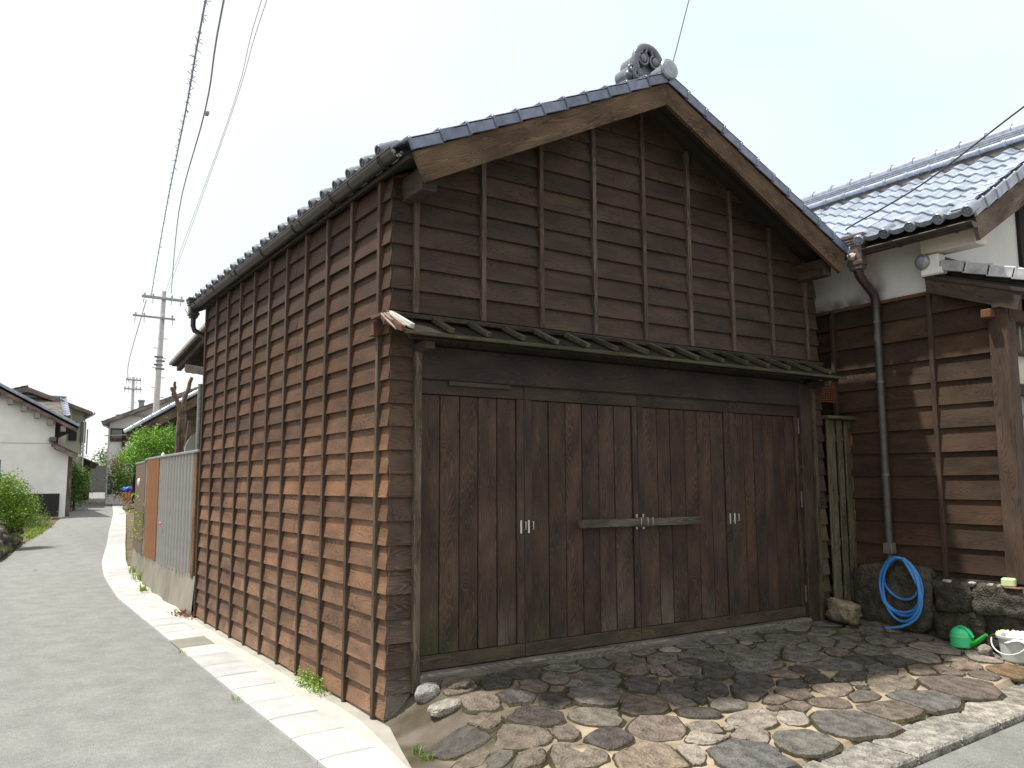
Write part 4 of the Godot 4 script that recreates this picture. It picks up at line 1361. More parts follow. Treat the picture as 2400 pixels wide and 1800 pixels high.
func build_neighbour() -> void:
	var house := thing("neighbour_house", "dark timber and white plaster house with silvery tiled roof beside the storehouse", "house", Vector3(5.35, 0.2, 0))
	var X := 5.35
	var wood_c := Color(0.080, 0.048, 0.031)
	# lower wall of lapped boards
	var s := st()
	box(s, Vector3(X + 0.03, 2.05, -1.75), Vector3(0.06, 2.8, 6.5), Color(0.06, 0.045, 0.035), 2)
	var wall := part("board_wall", s, M.wood, house)
	for k in 13:
		var y := 0.52 + 0.2255 * k
		if k == 0: y = 0.56
		var z0 := 1.54
		var cuts := [z0, 0.965, -0.68, -2.4, -5.0] if k % 2 == 0 else [z0, 0.965, -0.13, -1.8, -5.0]
		var ymax := 3.45
		for c in 4:
			var b := st()
			var pitch := minf(0.2255, ymax - y - 0.03)
			if k == 0: pitch = 0.16
			lap_board(b, Vector3(X, y, cuts[c + 1] + 0.001), Vector3(0, 0, 1), cuts[c] - cuts[c + 1] - 0.002, Vector3.LEFT, pitch, tint(wood_c, 0.28))
			part("board", b, M.wood, wall)
	for z in [-2.33, -1.78, -1.23, -0.68, -0.13, 0.42, 0.965]:
		var b := st()
		box(b, Vector3(X - 0.027, 2.02, z), Vector3(0.056, 2.82, 0.046), tint(Color(0.092, 0.060, 0.044), 0.15), 1, Basis(), 0.004)
		part("batten", b, M.wood, wall)
	s = st()
	box(s, Vector3(X - 0.01, 1.93, 1.62), Vector3(0.16, 2.48, 0.17), Color(0.115, 0.076, 0.056), 1, Basis(), 0.008)
	part("corner_post", s, M.wood, house)
	s = st()
	box(s, Vector3(X - 0.012, 3.437, -1.98), Vector3(0.05, 0.035, 6.0), Color(0.20, 0.105, 0.065), 2, Basis(), 0.004)
	part("trim_rail", s, M.wood, house)
	# white plaster above, with damp stains round the pipe
	var white := Color(0.80, 0.80, 0.79)
	s = st()
	box(s, Vector3(X + 0.05, 3.80, -2.0), Vector3(0.10, 0.70, 6.1), white, 2)
	var plaster := part("plaster_wall", s, M.plaster, house)
	s = st()
	var stain_n := FastNoiseLite.new()
	stain_n.seed = 12
	stain_n.frequency = 5.0
	for i in 46:
		for j in 14:
			var p := []
			var z := 0.95 - i * 0.04
			for e in [[0, 0], [1, 0], [1, 1], [0, 1]]: p.append(Vector3(X - 0.003, 3.455 + (j + e[1]) * 0.04, z - e[0] * 0.04))
			var cols := []
			for m in p:
				var near := exp(-pow((m.z - 0.36) / 0.13, 2.0)) * smoothstep(3.85, 3.55, m.y) + 0.75 * smoothstep(3.60, 3.45, m.y) * smoothstep(0.5, -0.1, m.z) + 0.6 * exp(-pow((m.z - 0.05) / 0.3, 2.0)) * smoothstep(3.65, 3.47, m.y)
				var v := clampf(near * (0.75 + 0.9 * stain_n.get_noise_2d(m.z * 1.5, m.y)), 0.0, 0.85)
				cols.append(white.lerp(Color(0.16, 0.165, 0.16), v))
			cquad(s, p, Vector3.LEFT, cols)
	part("damp_stain", s, M.plaster, plaster)
	s = st()
	var zg := 1.05
	prism(s, [Vector3(X, 2.0, zg - 0.1), Vector3(9.0, 2.0, zg - 0.1), Vector3(9.0, nb_roof(5.35) - 0.05, zg - 0.1), Vector3(7.15, nb_roof(7.15) - 0.05, zg - 0.1), Vector3(X, nb_roof(X) - 0.05, zg - 0.1)], Vector3(0, 0, 0.1), white)
	part("gable_wall", s, M.plaster, house)
	s = st()
	box(s, Vector3(7.10, 3.9, zg + 0.012), Vector3(0.19, 2.2, 0.06), Color(0.045, 0.036, 0.032), 1, Basis(), 0.005)
	part("wall_post", s, M.wood, house)
	s = st()
	box(s, Vector3(5.285, 3.875, zg + 0.2), Vector3(0.2, 0.17, 0.54), Color(0.74, 0.68, 0.60), 2, Basis(), 0.01)
	part("beam_end", s, M.plaster, house)
	s = st()
	box(s, Vector3(5.0, 2.0, -5.0), Vector3(0.7, 4.0, 0.1), Color(0.1, 0.08, 0.06), 1)
	part("back_wall", s, M.wood, house)  # added panel closing the gap so it stays dark behind the gate
	# roof deck and barge board
	s = st()
	for e in [[4.95, 7.15], [9.35, 7.15]]:
		var ya := nb_roof(4.95)
		var yb := nb_roof(7.15)
		prism(s, [Vector3(e[0], ya - 0.045, 1.57), Vector3(e[1], yb - 0.045, 1.57), Vector3(e[1], yb - 0.005, 1.57), Vector3(e[0], ya - 0.005, 1.57)], Vector3(0, 0, -7.6), Color(0.30, 0.26, 0.22), Vector3.BACK)
	var roof := part("roof", s, M.old, house)
	s = st()
	prism(s, [Vector3(5.083, 3.772, 1.575), Vector3(5.035, nb_roof(5.035) + 0.0, 1.575), Vector3(7.15, nb_roof(7.15), 1.575), Vector3(7.15, 4.925, 1.575)], Vector3(0, 0, 0.035), Color(0.235, 0.185, 0.155), Vector3(1, 0.58, 0))
	part("barge_board", s, M.old, house)
	s = st()
	prism(s, [Vector3(9.2, 3.772, 1.575), Vector3(9.27, nb_roof(5.035), 1.575), Vector3(7.152, nb_roof(7.15), 1.575), Vector3(7.152, 4.925, 1.575)], Vector3(0, 0, 0.035), Color(0.235, 0.185, 0.155), Vector3(1, -0.58, 0))
	part("barge_board", s, M.old, house)
	# tiles: every one on the part of the slope one can see
	var kk := sqrt(1.0 + 0.58 * 0.58)
	var up := Vector3(1, 0.58, 0) / kk
	var nn := Vector3(-0.58, 1, 0) / kk
	var along := Vector3(0, 0, -1)
	var o := Vector3(4.935, 4.022, 1.605)
	var w := 0.272
	var pans := []
	var eaves := []
	for k in 7: pans.append(pan_tile(w, 0.285, tile_color() * 1.3))
	for k in 4: eaves.append(eave_tile(w, 0.285, tile_color()))
	for c in 15:
		for r in 10:
			var at := o + along * (c * w + rf(-0.003, 0.003)) + up * (r * 0.2455 + rf(-0.004, 0.004)) + nn * rf(-0.002, 0.003)
			var pl := Transform3D(Basis(along, nn, up).rotated(nn, rf(-0.008, 0.008)), at)
			if r == 0: part("eave_tile", eaves[rng.randi() % 4], M.tile, roof, pl)
			else: part("roof_tile", pans[rng.randi() % 7], M.tile, roof, pl)
	part("roof_tiles", tile_field(o + along * (15 * w), along, up, 10, 10, w, 0.2455), M.tile, roof, Transform3D(), "stuff")
	var upr := Vector3(-1, 0.58, 0) / kk
	part("roof_tiles", tile_field(Vector3(9.365, 4.022, 1.605 - 25 * w), Vector3(0, 0, 1), upr, 25, 10, w, 0.2455, 6), M.tile, roof, Transform3D(), "stuff")
	for k in 10:
		var xs := 5.0 + k * 0.214
		var b := st()
		var turn := Basis(up, nn, Vector3(0, 0, 1)).rotated(Vector3(0, 0, 1), 0.04)
		var base := Vector3(xs, nb_roof(xs) + 0.03, 1.63)
		var c := tile_color()
		box(b, base + turn * Vector3(0.125, 0.035, -0.008), Vector3(0.262, 0.10, 0.017), c, 0, turn, 0.004)
		box(b, base + turn * Vector3(0.125, 0.078, -0.13), Vector3(0.262, 0.018, 0.25), c * 1.2, 0, turn, 0.004)
		tube(b, [base + turn * Vector3(0.012, -0.01, 0), base + turn * Vector3(0.012, 0.075, 0), base + turn * Vector3(0.012, 0.092, -0.012), base + turn * Vector3(0.012, 0.095, -0.2)], 0.013, 8, c)
		part("verge_tile", b, M.tile, roof)
	# ridge of stacked flat tiles under a row of round caps
	s = st()
	var yr := nb_roof(7.15) + 0.08
	box(s, Vector3(7.15, yr - 0.02, -2.1), Vector3(0.2, 0.16, 7.2), Color(0.50, 0.45, 0.40), 2)
	for k in 4:
		box(s, Vector3(7.15, yr + 0.085 + 0.036 * k, -2.1), Vector3(0.34 - 0.045 * k, 0.022, 7.4), tile_color(), 2, Basis(), 0.006)
	box(s, Vector3(7.15, yr + 0.13, -2.1), Vector3(0.17, 0.14, 7.3), Color(0.12, 0.12, 0.13), 2)
	var ridge := part("ridge", s, M.tile, house)
	for k in 25:
		var z := 1.58 - 0.29 * k
		var b := st()
		var c := tile_color() * 1.2
		tube(b, [Vector3(7.15, yr + 0.235, z), Vector3(7.15, yr + 0.235, z - 0.28)], 0.068, 12, c)
		tube(b, [Vector3(7.15, yr + 0.235, z - 0.25), Vector3(7.15, yr + 0.235, z - 0.29)], 0.082, 12, c)
		part("ridge_cap", b, M.tile, ridge)
		if k < 16:
			b = st()
			tube(b, [Vector3(6.985, yr + 0.06, z), Vector3(6.985, yr + 0.06, z - 0.27)], 0.034, 8, c)
			tube(b, [Vector3(6.985, yr + 0.06, z - 0.255), Vector3(6.985, yr + 0.06, z - 0.29)], 0.042, 8, c)
			part("ridge_cap", b, M.tile, ridge)
	# gutter, rain head and downpipe
	s = st()
	var gc := Color(0.055, 0.042, 0.036)
	var R := 0.055
	var gx := 4.985
	var gy := 3.925
	for k in 12:
		var a0 := PI + PI * k / 12.0
		var a1 := PI + PI * (k + 1) / 12.0
		for q in 4:
			var za := 1.62 - q * 1.75
			var zb := za - 1.75
			var n0 := Vector3(cos(a0), sin(a0), 0)
			var n1 := Vector3(cos(a1), sin(a1), 0)
			for sc in [1.0, 0.94]:
				var g: float = 1.0 if sc == 1.0 else -1.0
				squad(s, [Vector3(gx, gy, za) + n0 * R * sc, Vector3(gx, gy, za) + n1 * R * sc, Vector3(gx, gy, zb) + n1 * R * sc, Vector3(gx, gy, zb) + n0 * R * sc], [n0 * g, n1 * g, n1 * g, n0 * g],
					[Vector2(za, 0), Vector2(za, 0.05), Vector2(zb, 0.05), Vector2(zb, 0)], gc)
	tube(s, [Vector3(gx - R, gy, 1.62), Vector3(gx - R, gy, -5.3)], 0.0065, 8, Color(0.16, 0.15, 0.14))  # lighter bead: highlight on the gutter rim painted in
	var cap := []
	for k in 13: cap.append(Vector3(gx + cos(PI + PI * k / 12.0) * R, gy + sin(PI + PI * k / 12.0) * R, 1.618))
	prism(s, cap, Vector3(0, 0, 0.004), gc)
	var gutter := part("gutter", s, M.pipe, house)
	s = st()
	var hz := 0.44
	for e in [[4.075, 0.20, 0.042], [4.035, 0.185, 0.022], [4.008, 0.17, 0.022], [3.985, 0.155, 0.02], [3.90, 0.125, 0.17], [3.80, 0.14, 0.05], [3.755, 0.115, 0.05]]:
		box(s, Vector3(gx - 0.01, e[0], hz), Vector3(e[1] * 0.8, e[2], e[1] * 1.25), Color(0.155, 0.115, 0.095), 2, Basis(), 0.008)
	rock(s, Vector3(gx - 0.065, 3.875, hz - 0.03), Vector3(0.012, 0.03, 0.05), Color(0.75, 0.73, 0.70), 0.4)
	part("rain_head", s, M.pipe, gutter)
	var px := 5.245
	var pz := 0.445
	s = st()
	tube(s, [Vector3(gx, 3.78, hz), Vector3(gx, 3.72, hz), Vector3(gx + 0.02, 3.67, hz), Vector3(gx + 0.21, 3.53, pz), Vector3(px - 0.01, 3.49, pz), Vector3(px, 3.43, pz), Vector3(px, 3.36, pz)], 0.046, 12, Color(0.06, 0.045, 0.04))
	tube(s, [Vector3(px, 3.42, pz), Vector3(px, 0.98, pz)], 0.036, 12, Color(0.105, 0.095, 0.092))
	tube(s, [Vector3(px, 0.98, pz), Vector3(px, 0.17, pz)], 0.034, 12, Color(0.085, 0.08, 0.078))
	for y in [3.405, 3.22, 2.60, 1.66, 0.70]:
		tube(s, [Vector3(px, y - 0.012, pz), Vector3(px, y + 0.012, pz)], 0.041, 12, Color(0.17, 0.15, 0.13))
	box(s, Vector3(px, 0.93, pz), Vector3(0.085, 0.11, 0.10), Color(0.20, 0.19, 0.18), 1, Basis(), 0.008)
	part("downpipe", s, M.pipe, gutter)
	for z in [-0.4, 0.9, 1.45]:
		var b := st()
		tube(b, [Vector3(gx - R, gy, z), Vector3(gx - 0.03, gy - 0.052, z), Vector3(gx, gy - 0.063, z), Vector3(gx + 0.04, gy - 0.05, z), Vector3(gx + 0.06, gy + 0.01, z)], 0.005, 6, gc)
		part("gutter_bracket", b, M.iron, gutter)
	# stone footing
	s = st()
	box(s, Vector3(5.47, 0.30, -2.1), Vector3(0.35, 0.78, 7.2), Color(0.09, 0.085, 0.075), 2)
	var foot := part("foundation", s, M.rubble, house)
	for e in [[0.02, 0.85, 0.17, 0.745, 0.055], [0.88, 1.235, 0.40, 0.655, 0.05], [1.25, 1.78, 0.42, 0.665, 0.06], [0.86, 1.30, 0.12, 0.40, 0.02], [1.30, 1.85, 0.10, 0.42, 0.0], [-0.9, 0.0, 0.2, 0.7, 0.03], [1.80, 2.5, 0.1, 0.62, 0.04]]:
		var b := st()
		rock(b, Vector3(5.42 - e[4], (e[2] + e[3]) / 2, (e[0] + e[1]) / 2), Vector3(0.17, (e[3] - e[2]) / 2 + 0.012, (e[1] - e[0]) / 2 + 0.01), tint(Color(0.098, 0.092, 0.076), 0.25), 0.11, Basis(Vector3.RIGHT, rf(-0.06, 0.06)), 14.0, 30, 18)
		part("stone", b, M.rubble, foot)
	# lean-to porch roof over the entrance
	s = st()
	var slope := -0.345
	prism(s, [Vector3(5.20, 3.555, 1.06), Vector3(5.20, 3.592, 1.06), Vector3(5.20, 3.592 + slope * 0.93, 1.99), Vector3(5.20, 3.555 + slope * 0.93, 1.99)], Vector3(2.6, 0, 0), Color(0.12, 0.085, 0.065), Vector3.RIGHT)
	var porch := part("porch_roof", s, M.wood, house)
	s = st()
	prism(s, [Vector3(5.185, 3.416, 1.02), Vector3(5.185, 3.575, 1.01), Vector3(5.185, 3.575 + slope * 0.88, 1.89), Vector3(5.185, 3.098, 1.83)], Vector3(0.035, 0, 0), Color(0.105, 0.078, 0.062), Vector3(0, slope, 1))
	part("barge_board", s, M.wood, porch)
	s = st()
	prism(s, [Vector3(5.172, 3.555, 1.005), Vector3(5.172, 3.592, 1.0), Vector3(5.172, 3.592 + slope * 0.93, 1.93), Vector3(5.172, 3.555 + slope * 0.93, 1.93)], Vector3(0.03, 0, 0), Color(0.075, 0.058, 0.05), Vector3(0, slope, 1))
	part("edge_board", s, M.wood, porch)
	var dn := Vector3(0, slope, 1).normalized()
	var pn := Vector3(0, 1, -slope).normalized()
	for k in 4:
		var b := st()
		var base := Vector3(5.165, 3.60, 1.18) + dn * (0.225 * k)
		var turn := Basis(dn, pn, dn.cross(pn)).rotated(Vector3.RIGHT, -0.05)
		var c := Color(0.72, 0.73, 0.75) * rf(0.88, 1.1)
		box(b, base + turn * Vector3(0.125, 0.045, 0.0), Vector3(0.26, 0.10, 0.018), c, 0, turn, 0.005)
		box(b, base + turn * Vector3(0.125, 0.09, 0.0) + Vector3(0.12, 0, 0), Vector3(0.26, 0.018, 0.24), c, 0, turn, 0.005)
		tube(b, [base + turn * Vector3(0.245, -0.01, 0), base + turn * Vector3(0.245, 0.10, 0)], 0.014, 8, c)
		part("verge_tile", b, M.tile, porch)
	part("roof_tiles", tile_field(Vector3(7.75, 3.60 + slope * 0.9, 1.98), Vector3(-1, 0, 0), -dn, 9, 4, w, 0.23), M.tile, porch, Transform3D(), "stuff")
	s = st()
	box(s, Vector3(5.22, 3.685, 1.09), Vector3(0.13, 0.17, 0.17), Color(0.82, 0.82, 0.80), 0, Basis(), 0.012)
	box(s, Vector3(5.20, 3.60, 1.10), Vector3(0.10, 0.07, 0.22), Color(0.82, 0.82, 0.80), 0, Basis(), 0.012)
	box(s, Vector3(6.5, 3.70, 1.105), Vector3(2.5, 0.12, 0.12), Color(0.07, 0.075, 0.09), 0, Basis(), 0.02)
	part("porch_ridge", s, M.plaster, porch)
	s = st()
	lathe(s, [Vector2(0.001, 0.022), Vector2(0.04, 0.018), Vector2(0.068, 0.004), Vector2(0.078, -0.015), Vector2(0.07, -0.035), Vector2(0.06, -0.12)], Transform3D(Basis(Vector3(0, 0, 1), PI / 2), Vector3(5.13, 3.71, 1.02)), 22, Color(0.34, 0.35, 0.37))
	part("ridge_end_tile", s, M.tile, porch)
	s = st()
	box(s, Vector3(6.4, 3.095, 1.66), Vector3(2.2, 0.11, 0.11), Color(0.12, 0.07, 0.05), 0, Basis(), 0.005)
	box(s, Vector3(5.26, 3.11, 1.57), Vector3(0.20, 0.075, 0.09), Color(0.22, 0.105, 0.055), 0, Basis(), 0.005)
	part("beam", s, M.wood, porch)
	# entrance front under the porch
	s = st()
	box(s, Vector3(6.5, 2.62, 1.50), Vector3(2.1, 0.36, 0.05), Color(0.70, 0.69, 0.60), 0)
	part("transom_panel", s, M.plaster, house)
	for k in 9:
		var b := st()
		box(b, Vector3(5.50 + k * 0.09, 2.93, 1.56), Vector3(0.035, 0.26, 0.03), Color(0.55, 0.55, 0.50), 1, Basis(), 0.003)
		part("slat", b, M.old, house)
	s = st()
	box(s, Vector3(6.5, 2.79, 1.56), Vector3(2.1, 0.03, 0.10), Color(0.10, 0.07, 0.05), 0)
	box(s, Vector3(6.5, 2.44, 1.56), Vector3(2.1, 0.10, 0.10), Color(0.07, 0.05, 0.04), 0)
	part("lintel", s, M.wood, house)
	s = st()
	box(s, Vector3(6.4, 1.55, 1.50), Vector3(1.9, 1.70, 0.04), Color(0.30, 0.33, 0.36), 1)
	for y in [2.20, 1.62, 1.02]: box(s, Vector3(6.4, y, 1.525), Vector3(1.9, 0.03, 0.02), Color(0.14, 0.14, 0.15), 0)
	part("sliding_door", s, M.plaster, house)

# ------------------------------------------------------------------ far buildings
# a plain gabled building: front outline in the plane z, pushed back by deep
func gable_house(called: String, label: String, outline: Array, z: float, deep: float, col: Color, m: Material, wall := "wall") -> Node3D:
	var g := thing(called, label, "house", Vector3(outline[0].x, rise(z), z))
	var s := st()
	var pts := []
	for p in outline: pts.append(Vector3(p.x, p.y, z))
	prism(s, pts, Vector3(0, 0, -deep), col)
	part(wall, s, m, g)
	return g

# one roof slope as a slab with rows of tiles on it: a..b is its lower edge, up leads to the top edge
func slab_roof(g: Node, a: Vector3, b: Vector3, up: Vector3, deck: Color, w := 0.28, tiles := true, called := "roof") -> MeshInstance3D:
	var s := st()
	var n := (b - a).cross(up).normalized()
	if n.y < 0.0: n = -n
	prism(s, [a, b, b + up, a + up], n * -0.09, deck)
	var r := part(called, s, M.old, g)
	if tiles:
		var al := (b - a).normalized()
		if al.cross(n).dot(up) < 0.0:
			al = -al
			a = b
		var cols := int(a.distance_to(a + al * (b - a).length() if true else b) / w)
		cols = maxi(1, cols)
		var len := up.length()
		var rows := maxi(1, int(len / 0.25))
		part("roof_tiles", tile_field(a + n * 0.03, al, up.normalized(), cols, rows, w, len / rows, 6), M.tile, r, Transform3D(), "stuff")
	return r

func build_left_side() -> void:
	# the white plastered house at the bend
	var z := -29.8
	var white := Color(0.86, 0.88, 0.87)
	var g := gable_house("white_plaster_house", "white plastered house with black footing and tiled eaves at the bend of the alley", [Vector2(-10, 0.2), Vector2(0.79, 0.2), Vector2(0.79, 2.66), Vector2(0.30, 2.9), Vector2(0.30, 3.95), Vector2(-4.6, 6.55), Vector2(-10, 3.7)], z, 7.5, white, M.plaster)
	var s := st()
	box(s, Vector3(-4.8, 0.83, z + 0.02), Vector3(10.75, 0.84, 0.06), Color(0.045, 0.047, 0.05), 0, Basis(), 0.01)
	part("footing", s, M.plaster, g)
	s = st()
	box(s, Vector3(-4.8, 3.10, z + 0.005), Vector3(10.2, 0.03, 0.03), Color(0.60, 0.63, 0.63), 0)
	part("string_course", s, M.plaster, g)
	s = st()
	box(s, Vector3(0.87, 1.55, z - 0.14), Vector3(0.13, 2.3, 0.30), Color(0.25, 0.19, 0.18), 1, Basis(), 0.01)
	part("corner_post", s, M.old, g)
	s = st()
	box(s, Vector3(0.36, 3.33, z - 0.5), Vector3(0.12, 0.9, 0.9), Color(0.06, 0.05, 0.05), 1)
	box(s, Vector3(0.40, 3.25, z - 2.2), Vector3(0.10, 0.75, 1.7), Color(0.42, 0.36, 0.29), 1)
	part("upper_window", s, M.old, g)
	var upv := Vector3(-5.7, 3.05, 0)
	var r := slab_roof(g, Vector3(1.05, 3.72, z + 0.45), Vector3(1.05, 3.72, z - 7.6), upv, Color(0.18, 0.14, 0.13))
	slab_roof(g, Vector3(-10.2, 3.7, z + 0.45), Vector3(-10.2, 3.7, z - 7.6), Vector3(5.6, 3.05, 0), Color(0.18, 0.14, 0.13))
	for k in 15:
		var b := st()
		var p := Vector3(1.05, 3.72, z + 0.49) + upv.normalized() * (0.24 * k)
		box(b, p + Vector3(-0.11, 0.10, 0), Vector3(0.25, 0.10, 0.06), tile_color(), 0, Basis(upv.normalized() * -1.0, Vector3(3.05, 5.7, 0).normalized(), Vector3(0, 0, -1)), 0.01)
		part("verge_tile", b, M.tile, r)
	s = st()
	prism(s, [Vector3(0.98, 3.52, z + 0.40), Vector3(1.04, 3.70, z + 0.40), Vector3(-4.6, 6.70, z + 0.40), Vector3(-4.6, 6.48, z + 0.40)], Vector3(0, 0, 0.05), Color(0.30, 0.25, 0.25), Vector3(-1, 0.53, 0))
	part("barge_board", s, M.old, g)
	s = st()
	for k in 12:
		var t := 0.05 + k / 12.0
		box(s, Vector3(0.8, 3.50, z + 0.2) + Vector3(-5.2, 2.78, 0) * t, Vector3(0.16, 0.2, 0.42), Color(0.30, 0.27, 0.26), 2)
	part("eave_corbels", s, M.plaster, g, Transform3D(), "stuff")
	# pent roof at first-floor height
	slab_roof(g, Vector3(1.08, 2.72, z + 0.35), Vector3(1.08, 2.72, z - 7.0), Vector3(-0.85, 0.44, 0), Color(0.18, 0.14, 0.13), 0.28, true, "pent_roof")
	s = st()
	box(s, Vector3(0.22, 3.24, z + 0.1), Vector3(0.22, 0.18, 0.5), Color(0.25, 0.25, 0.27), 0, Basis(), 0.03)
	prism(s, [Vector3(0.18, 2.98, z + 0.3), Vector3(0.18, 3.10, z + 0.3), Vector3(1.06, 2.68, z + 0.3), Vector3(1.0, 2.50, z + 0.3)], Vector3(0, 0, 0.06), Color(0.34, 0.30, 0.29))
	part("pent_roof_edge", s, M.old, g)
	s = st()
	tube(s, [Vector3(1.12, 2.66, z + 0.35), Vector3(1.12, 2.62, z - 7)], 0.06, 8, Color(0.5, 0.5, 0.52))
	part("gutter", s, M.plain, g)
	# the taller house behind it
	z = -39.0
	g = gable_house("two_storey_house", "grey two-storey house with low tiled gable behind the white plastered house", [Vector2(-3.2, 0.6), Vector2(2.2, 0.6), Vector2(2.2, 5.2), Vector2(-0.22, 5.85), Vector2(-3.2, 5.0)], z, 8.0, Color(0.46, 0.44, 0.38), M.plaster)
	slab_roof(g, Vector3(2.55, 5.0, z + 0.5), Vector3(2.55, 5.0, z - 8.2), Vector3(-2.77, 1.05, 0), Color(0.30, 0.28, 0.27))
	slab_roof(g, Vector3(-3.6, 4.95, z + 0.5), Vector3(-3.6, 4.95, z - 8.2), Vector3(3.38, 1.1, 0), Color(0.30, 0.28, 0.27))
	s = st()
	prism(s, [Vector3(2.5, 4.86, z + 0.5), Vector3(2.5, 5.02, z + 0.5), Vector3(-0.22, 6.05, z + 0.5), Vector3(-3.5, 5.0, z + 0.5), Vector3(-3.5, 4.86, z + 0.5), Vector3(-0.22, 5.82, z + 0.5)], Vector3(0, 0, 0.06), Color(0.33, 0.29, 0.28))
	part("barge_board", s, M.old, g)
	slab_roof(g, Vector3(-1.6, 4.62, z + 2.4), Vector3(1.42, 4.62, z + 2.4), Vector3(0, 0.98, -2.3), Color(0.25, 0.22, 0.2), 0.28, true, "lower_roof")
	s = st()
	box(s, Vector3(-0.1, 5.66, z + 0.05), Vector3(3.05, 0.16, 0.2), Color(0.22, 0.23, 0.25), 0, Basis(), 0.03)
	part("ridge", s, M.tile, g)
	s = st()
	box(s, Vector3(-0.1, 3.0, z + 1.2), Vector3(2.8, 3.2, 2.2), Color(0.42, 0.40, 0.36), 1)
	part("front_room", s, M.plaster, g)
	for e in [[1.78, 4.10, 0.34, 0.9, 0.035], [2.22, 4.05, 0.22, 1.0, 0.16], [1.62, 4.95, 0.16, 0.9, 0.55]]:
		var b := st()
		box(b, Vector3(e[0], e[1], z + 0.06), Vector3(e[2], e[3], 0.12), Color(e[4], e[4] * 1.02, e[4] * 1.08), 1, Basis(), 0.01)
		part("shutter", b, M.plaster, g)
	s = st()
	for k in 5: tube(s, [Vector3(2.3, 3.2 + 0.18 * k, z + 0.1), Vector3(2.5, 3.2 + 0.18 * k, z - 3.0)], 0.025, 6, Color(0.30, 0.31, 0.33))
	tube(s, [Vector3(2.4, 3.0, z + 0.1), Vector3(2.4, 4.2, z + 0.1)], 0.03, 6, Color(0.30, 0.31, 0.33))
	part("balcony_rail", s, M.iron, g)
	s = st()
	tube(s, [Vector3(2.6, 4.93, z + 0.55), Vector3(2.6, 4.90, z - 8)], 0.06, 8, Color(0.55, 0.56, 0.56))
	tube(s, [Vector3(2.6, 4.90, z + 0.5), Vector3(2.25, 4.66, z + 0.1), Vector3(2.25, 2.2, z + 0.1)], 0.04, 8, Color(0.6, 0.6, 0.6))
	part("gutter", s, M.plain, g)
	# a dark gate with a small roof further on
	z = -46.0
	var gate := thing("roofed_gate", "dark wooden gate with a small tiled roof along the alley beyond the white house", "gate", Vector3(3.1, rise(z), z))
	s = st()
	box(s, Vector3(2.9, 1.75, z - 0.4), Vector3(0.95, 2.1, 0.9), Color(0.05, 0.042, 0.04), 1)
	part("door_panel", s, M.wood, gate)
	slab_roof(gate, Vector3(3.8, 2.68, z + 0.4), Vector3(3.8, 2.68, z - 2.0), Vector3(-0.9, 0.42, 0), Color(0.12, 0.1, 0.09))
	s = st()
	box(s, Vector3(3.45, 2.52, z - 0.4), Vector3(0.6, 0.14, 0.14), Color(0.10, 0.08, 0.07), 0, Basis(), 0.01)
	box(s, Vector3(3.38, 1.7, z - 0.1), Vector3(0.14, 2.0, 0.14), Color(0.09, 0.08, 0.075), 1, Basis(), 0.01)
	part("post", s, M.wood, gate)
	# the wall that closes the view
	z = -60.0
	s = st()
	box(s, Vector3(6.5, 1.95, z), Vector3(4.4, 1.9, 0.3), Color(0.17, 0.17, 0.165), 0, Basis(), 0.02)
	tag(part("block_wall", s, M.concrete, self), "grey wall closing the far end of the alley", "wall")
	# young trees and hedges on the left
	var p := thing("alley_shrub", "tall narrow green shrub against the dark corner post of the white house", "shrub", Vector3(1.5, rise(-34), -34))
	part("foliage", foliage([[Vector3(1.50, 1.3, -34), Vector3(0.42, 0.65, 0.5)], [Vector3(1.45, 2.0, -34), Vector3(0.32, 0.6, 0.4)], [Vector3(1.68, 1.7, -34.2), Vector3(0.25, 0.4, 0.4)]], 4200, 0.085, Color(0.075, 0.16, 0.022)), M.leaf, p, Transform3D(), "stuff")
	s = st()
	tube(s, [Vector3(1.5, 0.5, -34), Vector3(1.48, 1.6, -34), Vector3(1.45, 2.2, -34)], [0.05, 0.035, 0.015], 7, Color(0.10, 0.08, 0.06))
	part("stem", s, M.old, p)
	p = thing("garden_shrub", "bright green rounded shrub standing on the low rubble wall", "shrub", Vector3(-1.45, 0.65, -17))
	part("foliage", foliage([[Vector3(-1.55, 1.25, -17), Vector3(0.48, 0.50, 0.5)], [Vector3(-1.30, 1.05, -16.9), Vector3(0.36, 0.38, 0.4)], [Vector3(-1.72, 1.55, -17.1), Vector3(0.32, 0.30, 0.4)], [Vector3(-1.42, 0.80, -16.8), Vector3(0.35, 0.25, 0.4)]], 9000, 0.05, Color(0.14, 0.26, 0.025), 0.5, Color(0.50, 0.56, 0.09)), M.leaf, p, Transform3D(), "stuff")
	s = st()
	for k in 6: tube(s, [Vector3(-1.5 + 0.04 * k, 0.5, -17), Vector3(-1.75 + 0.12 * k, 1.3, -17.1)], [0.025, 0.008], 6, Color(0.11, 0.085, 0.06))
	part("stems", s, M.old, p)
	p = thing("low_bush", "low grey-green bush at the foot of the black footing", "shrub", Vector3(-0.6, 0.3, -24))
	part("foliage", foliage([[Vector3(-0.72, 0.52, -23.5), Vector3(0.35, 0.22, 0.5)], [Vector3(-0.40, 0.48, -24.2), Vector3(0.26, 0.18, 0.4)]], 1800, 0.06, Color(0.12, 0.17, 0.05), 0.4), M.leaf, p, Transform3D(), "stuff")
	s = st()
	for k in 130:
		var zz := rf(-25.5, -19.5)
		var t := (zz + 25.5) / 6.0
		blades(s, Vector3(table(zz, left_rows, 1) - rf(0.0, 0.5) * (1.1 - 0.4 * t), rise(zz) - 0.04, zz), 9, 0.10, 0.10, Color(0.24, 0.33, 0.05))
	tag(part("grass_verge", s, M.leaf, self), "yellow-green grass at the edge of the alley below the bushes", "grass", "", "stuff")
